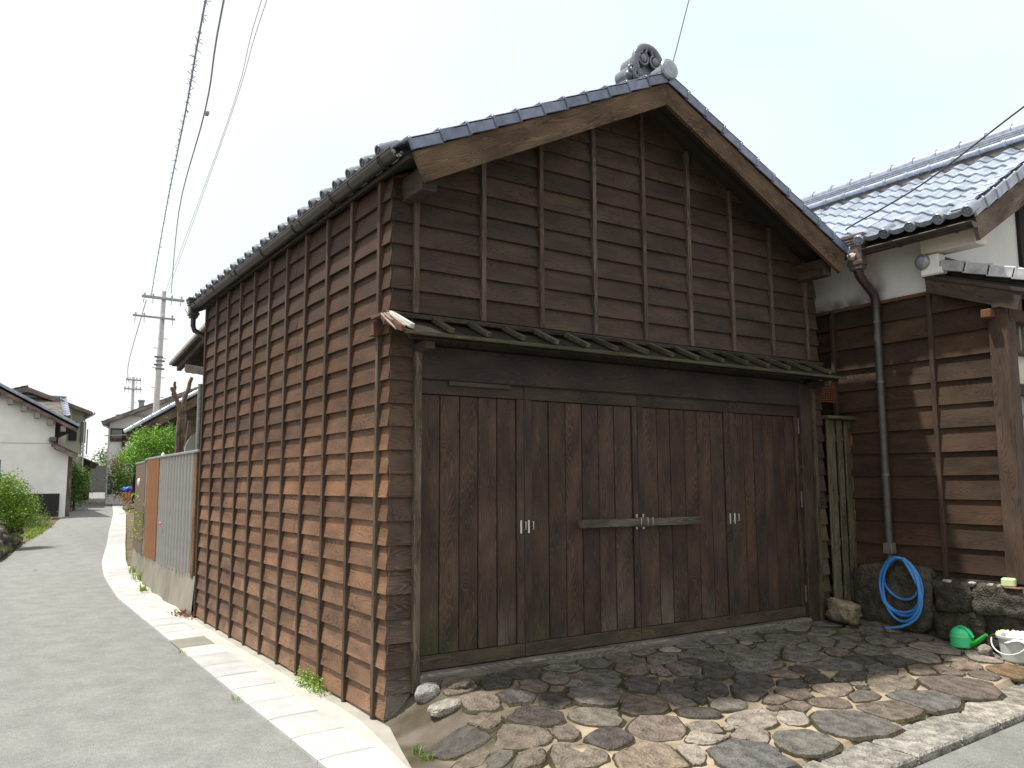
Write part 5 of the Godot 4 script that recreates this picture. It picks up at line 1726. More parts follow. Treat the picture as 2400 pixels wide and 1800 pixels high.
	# low rubble wall
	var rw := thing("rubble_wall", "low wall of loose grey stones along the far edge of the alley", "wall", Vector3(-1.8, 0.1, -15))
	for k in 26:
		for lv in 3:
			var zz := -12.2 - 0.27 * k - 0.12 * lv
			var b := st()
			var xx := table(zz, left_rows, 1) - 0.28 - 0.04 * lv + rf(-0.05, 0.05)
			rock(b, Vector3(xx, rise(zz) + 0.02 + 0.19 * lv, zz), Vector3(rf(0.14, 0.2), rf(0.09, 0.13), rf(0.13, 0.2)), tint(Color(0.19, 0.175, 0.16), 0.35), 0.3, Basis(Vector3.UP, rf(-0.5, 0.5)), 3.0, 9, 6)
			part("stone", b, M.rubble, rw)
	s = st()
	for k in 40:
		var zz := rf(-18.5, -12.2)
		blades(s, Vector3(table(zz, left_rows, 1) - rf(0.0, 0.35), rise(zz) + rf(-0.03, 0.4), zz), 6, 0.11, 0.06, Color(0.17, 0.24, 0.05))
	tag(part("wall_weeds", s, M.leaf, self), "small weeds growing in the joints of the rubble wall", "weeds", "", "stuff")
	# teal garden net on a pole
	var net := thing("garden_net", "teal garden net hung on a thin pole behind the round shrub", "net", Vector3(-1.9, 0.4, -17))
	s = st()
	tube(s, [Vector3(-1.80, 0.5, -17), Vector3(-1.80, 2.16, -17)], 0.022, 8, Color(0.10, 0.16, 0.15))
	part("pole", s, M.iron, net)
	s = st()
	for k in 26:
		var t := k / 25.0
		tube(s, [Vector3(-1.80 - 1.2 * t, 2.05 - 0.1 * sin(t * PI), -17.0 + 0.05 * sin(t * 9.0)), Vector3(-1.62 - 1.3 * t, 0.45, -17.0)], 0.011, 4, Color(0.03, 0.27, 0.28), false)
	for k in 30:
		var y := 0.5 + 1.5 * k / 29.0
		var x0 := lerpf(-1.62, -1.80, (y - 0.45) / 1.6)
		tube(s, [Vector3(x0, y, -17), Vector3(x0 - 1.25, y - 0.03, -17)], 0.010, 4, Color(0.03, 0.27, 0.28), false)
	part("netting", s, M.plain, net)

# ------------------------------------------------------------------ behind the storehouse
func build_right_background() -> void:
	# patched corrugated fence on its concrete base
	var f := thing("corrugated_fence", "patched fence of grey and rusty corrugated sheets beside the storehouse", "fence", Vector3(0, 0, -5.6))
	var path := [Vector3(0.0, 0, -5.465), Vector3(0.05, 0, -7.6), Vector3(0.10, 0, -9.2), Vector3(0.16, 0, -10.0), Vector3(0.30, 0, -11.7)]
	var along := func(t: float) -> Vector3:
		var q := t * 4.0
		var k := mini(int(q), 3)
		return path[k].lerp(path[k + 1], q - k)
	var s := st()
	for k in 24:
		var a: Vector3 = along.call(k / 24.0)
		var b: Vector3 = along.call((k + 1) / 24.0)
		var c := tint(Color(0.27, 0.255, 0.215), 0.15)
		var w0 := 0.08 + 0.03 * sin(k * 1.7)
		var w1 := 0.08 + 0.03 * sin((k + 1) * 1.7)
		var t0 := 0.455 + 0.02 * sin(k * 2.3)
		var t1 := 0.455 + 0.02 * sin((k + 1) * 2.3)
		quad(s, a + Vector3(-w0, -0.1, 0), b + Vector3(-w1, -0.1, 0), b + Vector3(-w1 * 0.5, t1, 0), a + Vector3(-w0 * 0.5, t0, 0), Vector3.LEFT, Vector2.ZERO, Vector2.ZERO, Vector2.ZERO, Vector2.ZERO, c)
		quad(s, a + Vector3(-w0 * 0.5, t0, 0), b + Vector3(-w1 * 0.5, t1, 0), b + Vector3(0.15, t1, 0), a + Vector3(0.15, t0, 0), Vector3.UP, Vector2.ZERO, Vector2.ZERO, Vector2.ZERO, Vector2.ZERO, c)
		quad(s, a + Vector3(0.15, -0.1, 0), b + Vector3(0.15, -0.1, 0), b + Vector3(0.15, t1, 0), a + Vector3(0.15, t0, 0), Vector3.RIGHT, Vector2.ZERO, Vector2.ZERO, Vector2.ZERO, Vector2.ZERO, c)
	part("concrete_base", s, M.concrete, f)
	var sheet := func(t0: float, t1: float, c: Color, m: Material, wave: float, off: float) -> void:
		var b := st()
		var n := int((t1 - t0) * 420.0)
		for k in n:
			var ta := lerpf(t0, t1, float(k) / n)
			var tb := lerpf(t0, t1, float(k + 1) / n)
			var pa: Vector3 = along.call(ta)
			var pb: Vector3 = along.call(tb)
			var wa := wave * sin(ta * TAU / 0.025)
			var wb := wave * sin(tb * TAU / 0.025)
			var ca := cos(ta * TAU / 0.025) * wave * TAU / 0.155 if wave > 0.0 else 0.0
			var cb := cos(tb * TAU / 0.025) * wave * TAU / 0.155 if wave > 0.0 else 0.0
			var lo := 0.43 + rf(-0.004, 0.004)
			squad(b, [pa + Vector3(-0.035 - off + wa, lo, 0), pb + Vector3(-0.035 - off + wb, lo, 0), pb + Vector3(-0.035 - off + wb, 1.985, 0), pa + Vector3(-0.035 - off + wa, 1.985, 0)],
				[Vector3(-1, 0, -ca).normalized(), Vector3(-1, 0, -cb).normalized(), Vector3(-1, 0, -cb).normalized(), Vector3(-1, 0, -ca).normalized()],
				[Vector2(ta * 6.0, 0), Vector2(tb * 6.0, 0), Vector2(tb * 6.0, 1.55), Vector2(ta * 6.0, 1.55)], c)
		part("corrugated_sheet" if wave > 0.0 else "flat_sheet", b, m, f)
	sheet.call(0.035, 0.345, Color(0.30, 0.292, 0.278), M.sheet, 0.03, 0.0)
	sheet.call(0.345, 0.58, Color(0.30, 0.150, 0.075), M.sheet, 0.028, 0.012)
	sheet.call(0.70, 0.99, Color(0.17, 0.115, 0.088), M.sheet, 0.0, 0.03)
	for e in [[0.018, 0.07, Color(0.26, 0.16, 0.10)], [0.595, 0.05, Color(0.035, 0.03, 0.03)], [0.64, 0.10, Color(0.30, 0.295, 0.29)], [0.99, 0.05, Color(0.30, 0.29, 0.28)]]:
		var b := st()
		var p: Vector3 = along.call(e[0])
		box(b, p + Vector3(-0.03, 1.21, 0), Vector3(0.06, 1.55, e[1] * 2.0), e[2], 1, Basis(), 0.006)
		part("post", b, M.old, f)
	s = st()
	for k in 16:
		var a: Vector3 = along.call(k / 16.0) + Vector3(-0.02, 2.005 - (0.03 if k > 11 else 0.0), 0)
		var b: Vector3 = along.call((k + 1) / 16.0) + Vector3(-0.02, 2.005 - (0.03 if k > 10 else 0.0), 0)
		bar(s, a, b + (b - a) * 0.02, 0.11, 0.035, Color(0.36, 0.38, 0.38), Vector3.UP, 0.008)
	part("cap_rail", s, M.iron, f)
	# things on and behind the fence
	var d := thing("satellite_dish", "pale grey satellite dish peering over the corrugated fence", "satellite dish", Vector3(0.78, 0.1, -9))
	s = st()
	var dp := Transform3D(Basis(Vector3(0, 1, 0), 0.35).rotated(Vector3.RIGHT, 0.0) * Basis(Vector3.RIGHT, PI / 2), Vector3(0.82, 2.12, -9.0))
	lathe(s, [Vector2(0.002, -0.06), Vector2(0.12, -0.052), Vector2(0.23, -0.03), Vector2(0.33, 0.0), Vector2(0.345, 0.004), Vector2(0.34, -0.012), Vector2(0.23, -0.05), Vector2(0.02, -0.08)], dp, 30, Color(0.62, 0.66, 0.66))
	part("reflector", s, M.plastic, d)
	s = st()
	tube(s, [Vector3(0.84, 1.80, -8.95), Vector3(0.82, 1.95, -8.66), Vector3(0.80, 2.14, -8.62)], 0.014, 7, Color(0.45, 0.47, 0.47))
	box(s, Vector3(0.80, 2.16, -8.64), Vector3(0.07, 0.09, 0.12), Color(0.35, 0.37, 0.38), 0, Basis(), 0.015)
	part("receiver_arm", s, M.plastic, d)
	s = st()
	tube(s, [Vector3(0.90, 0.1, -9.1), Vector3(0.90, 2.1, -9.1)], 0.025, 8, Color(0.4, 0.4, 0.4))
	part("mast", s, M.iron, d)
	var tr := thing("pruned_tree", "bare pruned tree with sawn-off limbs behind the fence", "tree", Vector3(0.74, 0.05, -10.5))
	var bark := Color(0.27, 0.215, 0.165)
	var limb := func(pts: Array, radii: Array, called: String) -> void:
		var b := st()
		var path2 := []
		var rr := []
		for k in pts.size() - 1:
			for q in 4:
				var t := q / 4.0
				path2.append(pts[k].lerp(pts[k + 1], t) + Vector3(rf(-0.008, 0.008), 0, rf(-0.008, 0.008)))
				rr.append(lerpf(radii[k], radii[k + 1], t) * rf(0.9, 1.12))
		path2.append(pts[-1])
		rr.append(radii[-1])
		tube(b, path2, rr, 9, bark)
		part(called, b, M.old, tr)
	limb.call([Vector3(0.74, 0.0, -10.5), Vector3(0.73, 1.2, -10.5), Vector3(0.745, 2.2, -10.5), Vector3(0.77, 2.75, -10.5), Vector3(0.76, 3.0, -10.5)], [0.10, 0.085, 0.075, 0.085, 0.06], "trunk")
	limb.call([Vector3(0.77, 2.9, -10.5), Vector3(0.80, 3.15, -10.45), Vector3(0.895, 3.53, -10.4)], [0.055, 0.04, 0.03], "branch")
	limb.call([Vector3(0.755, 2.9, -10.5), Vector3(0.68, 3.08, -10.5), Vector3(0.61, 3.22, -10.5), Vector3(0.575, 3.34, -10.5)], [0.05, 0.042, 0.035, 0.025], "branch")
	limb.call([Vector3(0.635, 3.17, -10.5), Vector3(0.62, 3.3, -10.48), Vector3(0.622, 3.44, -10.46)], [0.03, 0.027, 0.022], "branch")
	limb.call([Vector3(0.68, 0.6, -10.4), Vector3(0.685, 1.8, -10.4), Vector3(0.70, 2.75, -10.42)], [0.05, 0.04, 0.03], "branch")
	limb.call([Vector3(0.84, 1.5, -10.6), Vector3(0.90, 2.3, -10.6), Vector3(0.93, 2.75, -10.6)], [0.05, 0.045, 0.03], "branch")
	var bush := thing("fence_bush", "lush light-green bush growing over the corrugated fence", "bush", Vector3(1.0, 0.1, -15))
	part("foliage", foliage([[Vector3(0.98, 2.35, -15), Vector3(0.42, 0.38, 0.5)], [Vector3(1.32, 2.52, -15.1), Vector3(0.36, 0.42, 0.5)], [Vector3(0.66, 2.12, -14.9), Vector3(0.28, 0.20, 0.4)], [Vector3(1.1, 2.05, -14.9), Vector3(0.6, 0.25, 0.5)], [Vector3(1.55, 2.35, -15.2), Vector3(0.2, 0.3, 0.3)], [Vector3(0.85, 2.72, -15.0), Vector3(0.10, 0.12, 0.2)]], 9000, 0.05, Color(0.13, 0.30, 0.03), 0.55, Color(0.42, 0.58, 0.09)), M.leaf, bush, Transform3D(), "stuff")
	s = st()
	for k in 7: tube(s, [Vector3(1.0, 0.1, -15), Vector3(0.6 + 0.16 * k, 2.4 - 0.1 * absf(k - 3.0), -15)], [0.03, 0.008], 6, Color(0.12, 0.09, 0.06))
	part("stems", s, M.old, bush)
	# roof edge of the shed that stands behind
	var sh := thing("rear_shed", "shed roof with open dark eaves jutting out behind the storehouse", "shed", Vector3(0.5, 0, -6.6))
	s = st()
	prism(s, [Vector3(0.24, 3.86, -5.75), Vector3(0.24, 3.50, -8.85), Vector3(4.4, 3.60, -8.85), Vector3(4.4, 3.96, -5.75)], Vector3(0, 0.03, 0), Color(0.11, 0.09, 0.08))
	part("roof", s, M.old, sh)
	s = st()
	bar(s, Vector3(0.235, 3.91, -5.7), Vector3(0.235, 3.545, -8.9), 0.07, 0.05, Color(0.48, 0.48, 0.46))
	part("metal_edge", s, M.iron, sh)
	for e in [[0.32, 3.80, 3.45], [0.55, 3.80, 3.42], [0.9, 3.8, 3.42]]:
		var b := st()
		bar(b, Vector3(e[0], e[1], -5.9), Vector3(e[0], e[2], -8.7), 0.07, 0.08, Color(0.10, 0.08, 0.07))
		part("rafter", b, M.old, sh)
	s = st()
	bar(s, Vector3(0.26, 3.36, -7.9), Vector3(4.0, 3.30, -7.6), 0.1, 0.13, Color(0.12, 0.10, 0.09))
	bar(s, Vector3(0.30, 3.15, -6.6), Vector3(0.30, 3.38, -8.0), 0.08, 0.11, Color(0.12, 0.10, 0.09))
	part("beam", s, M.old, sh)
	s = st()
	box(s, Vector3(0.31, 1.7, -6.62), Vector3(0.09, 3.2, 0.12), Color(0.12, 0.09, 0.075), 1)
	part("post", s, M.old, sh)
	s = st()
	box(s, Vector3(2.4, 1.8, -7.5), Vector3(3.8, 3.3, 0.08), Color(0.12, 0.10, 0.085), 0)
	part("wall", s, M.old, sh)
	var fl := thing("ribbed_flue", "thin ribbed grey pipe standing beside the storehouse corner", "pipe", Vector3(0.22, 0.1, -6.75))
	s = st()
	tube(s, [Vector3(0.235, 1.95, -6.8), Vector3(0.235, 3.0, -6.8)], 0.032, 10, Color(0.36, 0.40, 0.37))
	for k in 30: tube(s, [Vector3(0.235, 2.0 + 0.034 * k, -6.8), Vector3(0.235, 2.012 + 0.034 * k, -6.8)], 0.037, 10, Color(0.40, 0.44, 0.41))
	tag(part("pipe", s, M.iron, fl), "")
	# brown board house with sunlight painted into its verge tiles
	var z := -17.0
	var bh := gable_house("brown_board_house", "brown board-clad gabled house with verge tiles coloured as sunlit behind the green bush", [Vector2(1.25, 0.1), Vector2(7.6, 0.1), Vector2(7.6, 3.0), Vector2(4.4, 4.85), Vector2(1.25, 2.85)], z, 7.0, Color(0.15, 0.12, 0.095), M.wood)
	var wl := bh.get_child(0)
	for k in 16:
		var y := 1.6 + 0.19 * k
		var x0 := 1.26 if y < 2.75 else 1.26 + (y - 2.75) / 0.635
		var b := st()
		if 3.9 - x0 < 0.2: break
		lap_board(b, Vector3(x0, y, z), Vector3.RIGHT, 3.9 - x0, Vector3.BACK, 0.19, tint(Color(0.19, 0.155, 0.125), 0.2))
		part("board", b, M.wood, wl)
	var upb := Vector3(3.55, 2.27, 0)
	var rb := slab_roof(bh, Vector3(0.86, 2.78, z + 0.6), Vector3(0.86, 2.78, z - 7.2), upb, Color(0.16, 0.13, 0.11))
	slab_roof(bh, Vector3(7.96, 2.78, z + 0.6), Vector3(7.96, 2.78, z - 7.2), Vector3(-3.55, 2.27, 0), Color(0.16, 0.13, 0.11))
	for k in 15:
		var b := st()
		var p := Vector3(0.86, 2.80, z + 0.64) + upb.normalized() * (0.24 * k + 0.1)
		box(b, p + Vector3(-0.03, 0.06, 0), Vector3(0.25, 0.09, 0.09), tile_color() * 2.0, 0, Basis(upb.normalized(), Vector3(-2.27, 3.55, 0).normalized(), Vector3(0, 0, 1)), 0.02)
		part("verge_tile", b, M.tile, rb)
	s = st()
	prism(s, [Vector3(0.95, 2.60, z + 0.55), Vector3(0.88, 2.77, z + 0.55), Vector3(4.4, 5.02, z + 0.55), Vector3(4.4, 4.80, z + 0.55)], Vector3(0, 0, 0.06), Color(0.22, 0.17, 0.135), Vector3(1, 0.64, 0))
	part("barge_board", s, M.old, bh)
	bh.rotation.y = -0.2
	# white two-storey house further up
	z = -40.0
	var wh := gable_house("tall_white_house", "tall white house with brown shuttered windows beyond the brown house", [Vector2(3.5, 0.5), Vector2(11.5, 0.5), Vector2(11.5, 4.9), Vector2(7.6, 6.35), Vector2(3.5, 4.62)], z, 9.0, Color(0.88, 0.89, 0.89), M.plaster)
	var rwh := slab_roof(wh, Vector3(3.18, 4.56, z + 0.6), Vector3(3.18, 4.56, z - 9.2), Vector3(4.42, 1.90, 0), Color(0.36, 0.34, 0.33))
	slab_roof(wh, Vector3(12.0, 4.56, z + 0.6), Vector3(12.0, 4.56, z - 9.2), Vector3(-4.4, 1.90, 0), Color(0.36, 0.34, 0.33))
	s = st()
	prism(s, [Vector3(3.22, 4.46, z + 0.56), Vector3(3.18, 4.62, z + 0.56), Vector3(7.6, 6.52, z + 0.56), Vector3(7.6, 6.35, z + 0.56)], Vector3(0, 0, 0.06), Color(0.38, 0.36, 0.34), Vector3(1, 0.43, 0))
	part("barge_board", s, M.old, rwh)
	for e in [[3.86, 4.02, 0.62, 0.66], [4.42, 4.06, 0.36, 0.7], [3.62, 1.55, 0.26, 0.9]]:
		var b := st()
		box(b, Vector3(e[0], e[1], z + 0.03), Vector3(e[2], e[3], 0.08), Color(0.19, 0.15, 0.13), 1, Basis(), 0.01)
		var win := part("window", b, M.old, wh)
		b = st()
		box(b, Vector3(e[0], e[1] + 0.04, z + 0.074), Vector3(e[2] * 0.8, e[3] * 0.62, 0.02), Color(0.20, 0.22, 0.23), 1)
		part("pane", b, M.plastic, win)
	for e in [[4.16, 3.86, 0.15, 0.95], [4.62, 3.9, 0.08, 0.8]]:
		var b := st()
		box(b, Vector3(e[0], e[1], z + 0.09), Vector3(e[2], e[3], 0.07), Color(0.14, 0.07, 0.06), 1, Basis(), 0.01)
		part("shutter", b, M.old, wh)
	s = st()
	tube(s, [Vector3(3.3, 3.96, z + 0.25), Vector3(5.0, 4.05, z + 0.25)], 0.03, 6, Color(0.5, 0.5, 0.5))
	box(s, Vector3(4.6, 5.0, z + 0.12), Vector3(1.7, 0.06, 0.2), Color(0.33, 0.34, 0.35), 0)
	tube(s, [Vector3(3.28, 4.44, z + 0.5), Vector3(3.50, 4.36, z + 0.05), Vector3(3.50, 0.6, z + 0.05)], 0.045, 8, Color(0.66, 0.66, 0.66))
	part("downpipe", s, M.plain, wh)
	s = st()
	box(s, Vector3(4.83, 5.50, z - 1.0), Vector3(0.24, 0.70, 0.24), Color(0.22, 0.24, 0.26), 1, Basis(), 0.02)
	box(s, Vector3(4.83, 5.84, z - 1.0), Vector3(0.32, 0.10, 0.32), Color(0.2, 0.22, 0.24), 1, Basis(), 0.02)
	part("chimney", s, M.plaster, rwh)
	wh.rotation.y = -0.22
	# planting and clutter along the far right of the alley
	var hd := thing("alley_hedge", "mixed green and russet hedge on the inner side of the far bend", "hedge", Vector3(4.0, 0.6, -38))
	part("foliage", foliage([[Vector3(4.05, 1.5, -38.2), Vector3(0.55, 0.6, 0.9)], [Vector3(3.75, 1.9, -37.9), Vector3(0.42, 0.5, 0.7)]], 4000, 0.09, Color(0.08, 0.15, 0.03)), M.leaf, hd, Transform3D(), "stuff")
	part("foliage", foliage([[Vector3(3.72, 2.45, -38.2), Vector3(0.38, 0.42, 0.7)], [Vector3(4.1, 2.7, -38.3), Vector3(0.35, 0.45, 0.6)]], 2600, 0.08, Color(0.16, 0.15, 0.065), 0.45, Color(0.33, 0.29, 0.14)), M.leaf, hd, Transform3D(), "stuff")
	var fr := thing("black_trellis", "black post frame standing past the end of the corrugated fence", "frame", Vector3(3.8, 0.5, -34))
	for e in [[3.80, 0.15], [3.98, 0.12]]:
		var b := st()
		box(b, Vector3(e[0], 1.6, -34 - 1.5 * (e[0] - 3.8)), Vector3(e[1], 2.1, 0.12), Color(0.03, 0.027, 0.025), 1)
		part("post", b, M.old, fr)
	s = st()
	bar(s, Vector3(3.25, 2.80, -34), Vector3(4.5, 2.48, -34.2), 0.14, 0.12, Color(0.03, 0.027, 0.025))
	bar(s, Vector3(3.8, 2.2, -34), Vector3(4.6, 2.2, -34), 0.06, 0.06, Color(0.03, 0.027, 0.025))
	part("beam", s, M.old, fr)
	var tp := thing("blue_tarpaulin", "crumpled blue tarpaulin beside the black post frame", "tarpaulin", Vector3(3.85, 1.2, -36))
	s = st()
	rock(s, Vector3(3.88, 1.30, -36), Vector3(0.30, 0.17, 0.3), Color(0.02, 0.09, 0.42), 0.45, Basis(), 2.6, 14, 9)
	part("sheet", s, M.plastic, tp)
	var fb := thing("flower_bed", "orange and pink flowers below the blue tarpaulin", "flowers", Vector3(3.8, 0.7, -35.6))
	part("foliage", foliage([[Vector3(3.80, 0.85, -35.6), Vector3(0.30, 0.18, 0.4)]], 300, 0.09, Color(0.14, 0.25, 0.04)), M.leaf, fb, Transform3D(), "stuff")
	part("petals", foliage([[Vector3(3.86, 1.0, -35.5), Vector3(0.24, 0.12, 0.3)]], 160, 0.08, Color(0.62, 0.13, 0.06), 0.8, Color(0.70, 0.22, 0.10)), M.leaf, fb, Transform3D(), "stuff")
	part("petals", foliage([[Vector3(3.90, 0.84, -35.3), Vector3(0.2, 0.08, 0.3)]], 70, 0.08, Color(0.65, 0.05, 0.16), 0.8, Color(0.70, 0.10, 0.22)), M.leaf, fb, Transform3D(), "stuff")
	for k in 3:
		s = st()
		tube(s, [Vector3(3.30, 0.52 + 0.03 * k, -33.1 - 0.15 * k), Vector3(3.85 + 0.05 * k, 0.60 + 0.08 * k, -33.3 - 0.2 * k)], 0.05, 8, tint(Color(0.30, 0.24, 0.18), 0.2))
		tag(part("log", s, M.old, self), ["grey weathered log lying lowest at the foot of the black frame", "weathered log lying in the middle at the foot of the black frame", "short weathered log lying topmost at the foot of the black frame"][k], "log", "logs by the black frame")
	s = st()
	tube(s, [Vector3(5.03, 0.9, -50), Vector3(5.03, 2.5, -50)], 0.17, 14, Color(0.52, 0.53, 0.53))
	lathe(s, [Vector2(0.0, 2.6), Vector2(0.12, 2.57), Vector2(0.17, 2.5)], Transform3D(Basis(), Vector3(5.03, 0, -50)), 14, Color(0.52, 0.53, 0.53))
	tag(part("grey_tank", s, M.plain, self), "upright pale grey tank at the corner below the tall white house", "tank")
	var ht := thing("far_tree", "distant round dark tree beyond the end of the alley", "tree", Vector3(8.0, 1.1, -75))
	part("crown", foliage([[Vector3(8.1, 3.6, -75), Vector3(0.75, 0.9, 1.0)], [Vector3(8.9, 3.3, -75.5), Vector3(0.9, 0.9, 1.0)]], 1500, 0.22, Color(0.07, 0.11, 0.06)), M.leaf, ht, Transform3D(), "stuff")
	s = st()
	tube(s, [Vector3(8.3, 1.0, -75), Vector3(8.3, 3.4, -75)], [0.12, 0.06], 7, Color(0.1, 0.08, 0.06))
	part("trunk", s, M.old, ht)
	var fh := thing("far_hedge", "pale green hedge behind the grey wall at the end of the alley", "hedge", Vector3(6.6, 1.1, -66))
	part("foliage", foliage([[Vector3(6.4, 2.75, -66), Vector3(1.6, 0.45, 0.8)], [Vector3(8.2, 2.8, -66), Vector3(1.2, 0.5, 0.8)]], 1300, 0.18, Color(0.15, 0.24, 0.06)), M.leaf, fh, Transform3D(), "stuff")

# ------------------------------------------------------------------ poles and wires
func make_pole(label: String, base: Vector3, top: Vector3, r0: float, r1: float, arms: Array) -> Node3D:
	var p := thing("utility_pole", label, "utility pole", base, "utility poles along the alley")
	var s := st()
	var pc := Color(0.66, 0.66, 0.68)  # lightened, like the crossarms, with glare painted into the colour
	tube(s, [base, base.lerp(top, 0.5), top], [r0, (r0 + r1) / 2.0, r1], 14, pc)
	part("shaft", s, M.concrete, p)
	for a in arms:
		s = st()
		var m := base.lerp(top, (a[2] - base.y) / (top.y - base.y))
		box(s, Vector3((a[0] + a[1]) / 2.0, a[2], m.z + r1 + 0.05), Vector3(a[1] - a[0], a[3], 0.09), Color(0.48, 0.53, 0.58), 0, Basis(Vector3(0, 0, 1), -0.015), 0.01)
		var arm := part("crossarm", s, M.iron, p)
		for t in [0.06, 0.26, 0.7, 0.93]:
			s = st()
			var x := lerpf(a[0], a[1], t)
			lathe(s, [Vector2(0.012, 0.0), Vector2(0.05, 0.02), Vector2(0.035, 0.06), Vector2(0.05, 0.08), Vector2(0.03, 0.13), Vector2(0.0, 0.15)], Transform3D(Basis(), Vector3(x, a[2] + a[3] / 2.0, m.z + r1 + 0.05)), 9, Color(0.5, 0.52, 0.54))
			tube(s, [Vector3(x, a[2] - 0.02, m.z + r1 + 0.05), Vector3(x + rf(-0.05, 0.05), a[2] - 0.28, m.z + r1 + 0.05)], 0.012, 5, Color(0.12, 0.14, 0.16))
			part("insulator", s, M.plain, arm)
	for k in 9:
		s = st()
		var m := base.lerp(top, 0.42 + 0.045 * k)
		var sg := 1.0 if k % 2 == 0 else -1.0
		tube(s, [m, m + Vector3(sg * (r0 + 0.13), 0.0, 0.0)], 0.014, 5, Color(0.3, 0.32, 0.34))
		part("step_bolt", s, M.iron, p)
	s = st()
	for k in 4:
		var m := base.lerp(top, 0.64 + 0.018 * k)
		tube(s, [m - Vector3(0, 0.03, 0), m + Vector3(0, 0.03, 0)], r0 * 0.98, 12, Color(0.26, 0.29, 0.32))
		box(s, m + Vector3(0.16 * (1.0 if k % 2 == 0 else -1.0), 0, 0.05), Vector3(0.12, 0.07, 0.07), Color(0.2, 0.22, 0.25), 0)
	part("cable_clamp", s, M.iron, p)
	return p

func wire(called: String, label: String, pts: Array, r: float, col: Color, group := "") -> MeshInstance3D:
	var s := st()
	var path := []
	for k in pts.size() - 1:
		for q in 6:
			var t := q / 6.0
			var p0: Vector3 = pts[maxi(k - 1, 0)]
			var p1: Vector3 = pts[k]
			var p2: Vector3 = pts[k + 1]
			var p3: Vector3 = pts[mini(k + 2, pts.size() - 1)]
			path.append(p1.cubic_interpolate(p2, p0, p3, t))
	path.append(pts[-1])
	tube(s, path, r, 6, col)
	if called == "guarded_cable":
		for k in 60:
			var t := float(k) / 60.0 * (path.size() - 1)
			var i := mini(int(t), path.size() - 2)
			var m: Vector3 = path[i].lerp(path[i + 1], t - i)
			for e in 3:
				var dd := Vector3(rf(-1, 1), rf(-1, 1), rf(-0.6, 0.6)).normalized() * rf(0.05, 0.10)
				tube(s, [m - dd * 0.3, m + dd], 0.006, 4, col, false)
	if called == "service_cable":
		var m: Vector3 = path[int(path.size() * 0.5)]
		box(s, m + Vector3(0.04, -0.04, 0), Vector3(0.06, 0.07, 0.12), col, 0, Basis(), 0.02)
	var o := part(called, s, M.plain, self)
	tag(o, label, "cable", group)
	return o

func build_poles() -> void:
	make_pole("nearer concrete utility pole with two crossarms above the brown house", Vector3(4.44, 0.4, -34), Vector3(4.645, 10.25, -34), 0.155, 0.095, [[3.70, 5.50, 9.90, 0.12], [3.37, 5.14, 9.0, 0.08]])
	make_pole("farther and smaller utility pole in front of the tall white house", Vector3(6.86, 0.9, -55), Vector3(6.78, 8.75, -55), 0.13, 0.09, [[6.2, 7.3, 7.93, 0.10], [6.3, 7.25, 8.55, 0.10]])
	var dark := Color(0.24, 0.31, 0.42)  # paled to blue: glare over the cables is put into the colour
	wire("guarded_cable", "cable with bird guards running up from the nearer pole, the outermost over the alley", [Vector3(4.1, 9.95, -34), Vector3(2.05, 9.68, -20), Vector3(0.49, 8.29, -10), Vector3(-0.26, 7.8, -5.2), Vector3(-1.9, 6.9, 6)], 0.014, dark)
	wire("service_cable", "plain dark cable beside the bird-guard cable, carrying a small clamp", [Vector3(4.95, 10.2, -34), Vector3(2.4, 9.6, -20), Vector3(0.84, 8.47, -10), Vector3(-0.01, 7.95, -5.29), Vector3(-1.8, 7.0, 6)], 0.014, dark)
	for k in 2:
		wire("power_line", ["faint upper power line leading over the alley, first of a close pair", "faint upper power line leading over the alley, second of a close pair"][k], [Vector3(4.7 + 0.1 * k, 10.25, -34), Vector3(2.46 + 0.03 * k, 10.48, -15), Vector3(1.12 + 0.08 * k, 9.5, -7.55), Vector3(-0.6 + 0.1 * k, 8.2, 4)], 0.007, Color(0.50, 0.62, 0.66), "pair of upper power lines")  # paler still, with overexposure painted into the line colour
	wire("power_line", "cable linking the nearer and the farther utility pole", [Vector3(3.9, 9.75, -33.9), Vector3(5.1, 8.5, -46), Vector3(6.5, 8.4, -55)], 0.018, dark)
	wire("ridge_wire", "single thin wire rising past the ridge end of the storehouse", [Vector3(6.5, 7.6, -4.0), Vector3(6.872, 8.418, -4.0), Vector3(7.334, 9.759, -4.0), Vector3(7.9, 11.4, -4.0)], 0.009, Color(0.06, 0.10, 0.09))
	wire("drop_wire", "black service wire crossing the silvery tiled roof of the neighbour house", [Vector3(4.93, 4.17, 0.36), Vector3(5.0, 4.23, 0.42), Vector3(5.10, 4.47, 1.12), Vector3(5.238, 4.933, 2.0), Vector3(5.4, 5.5, 3.2)], 0.008, Color(0.03, 0.03, 0.035))

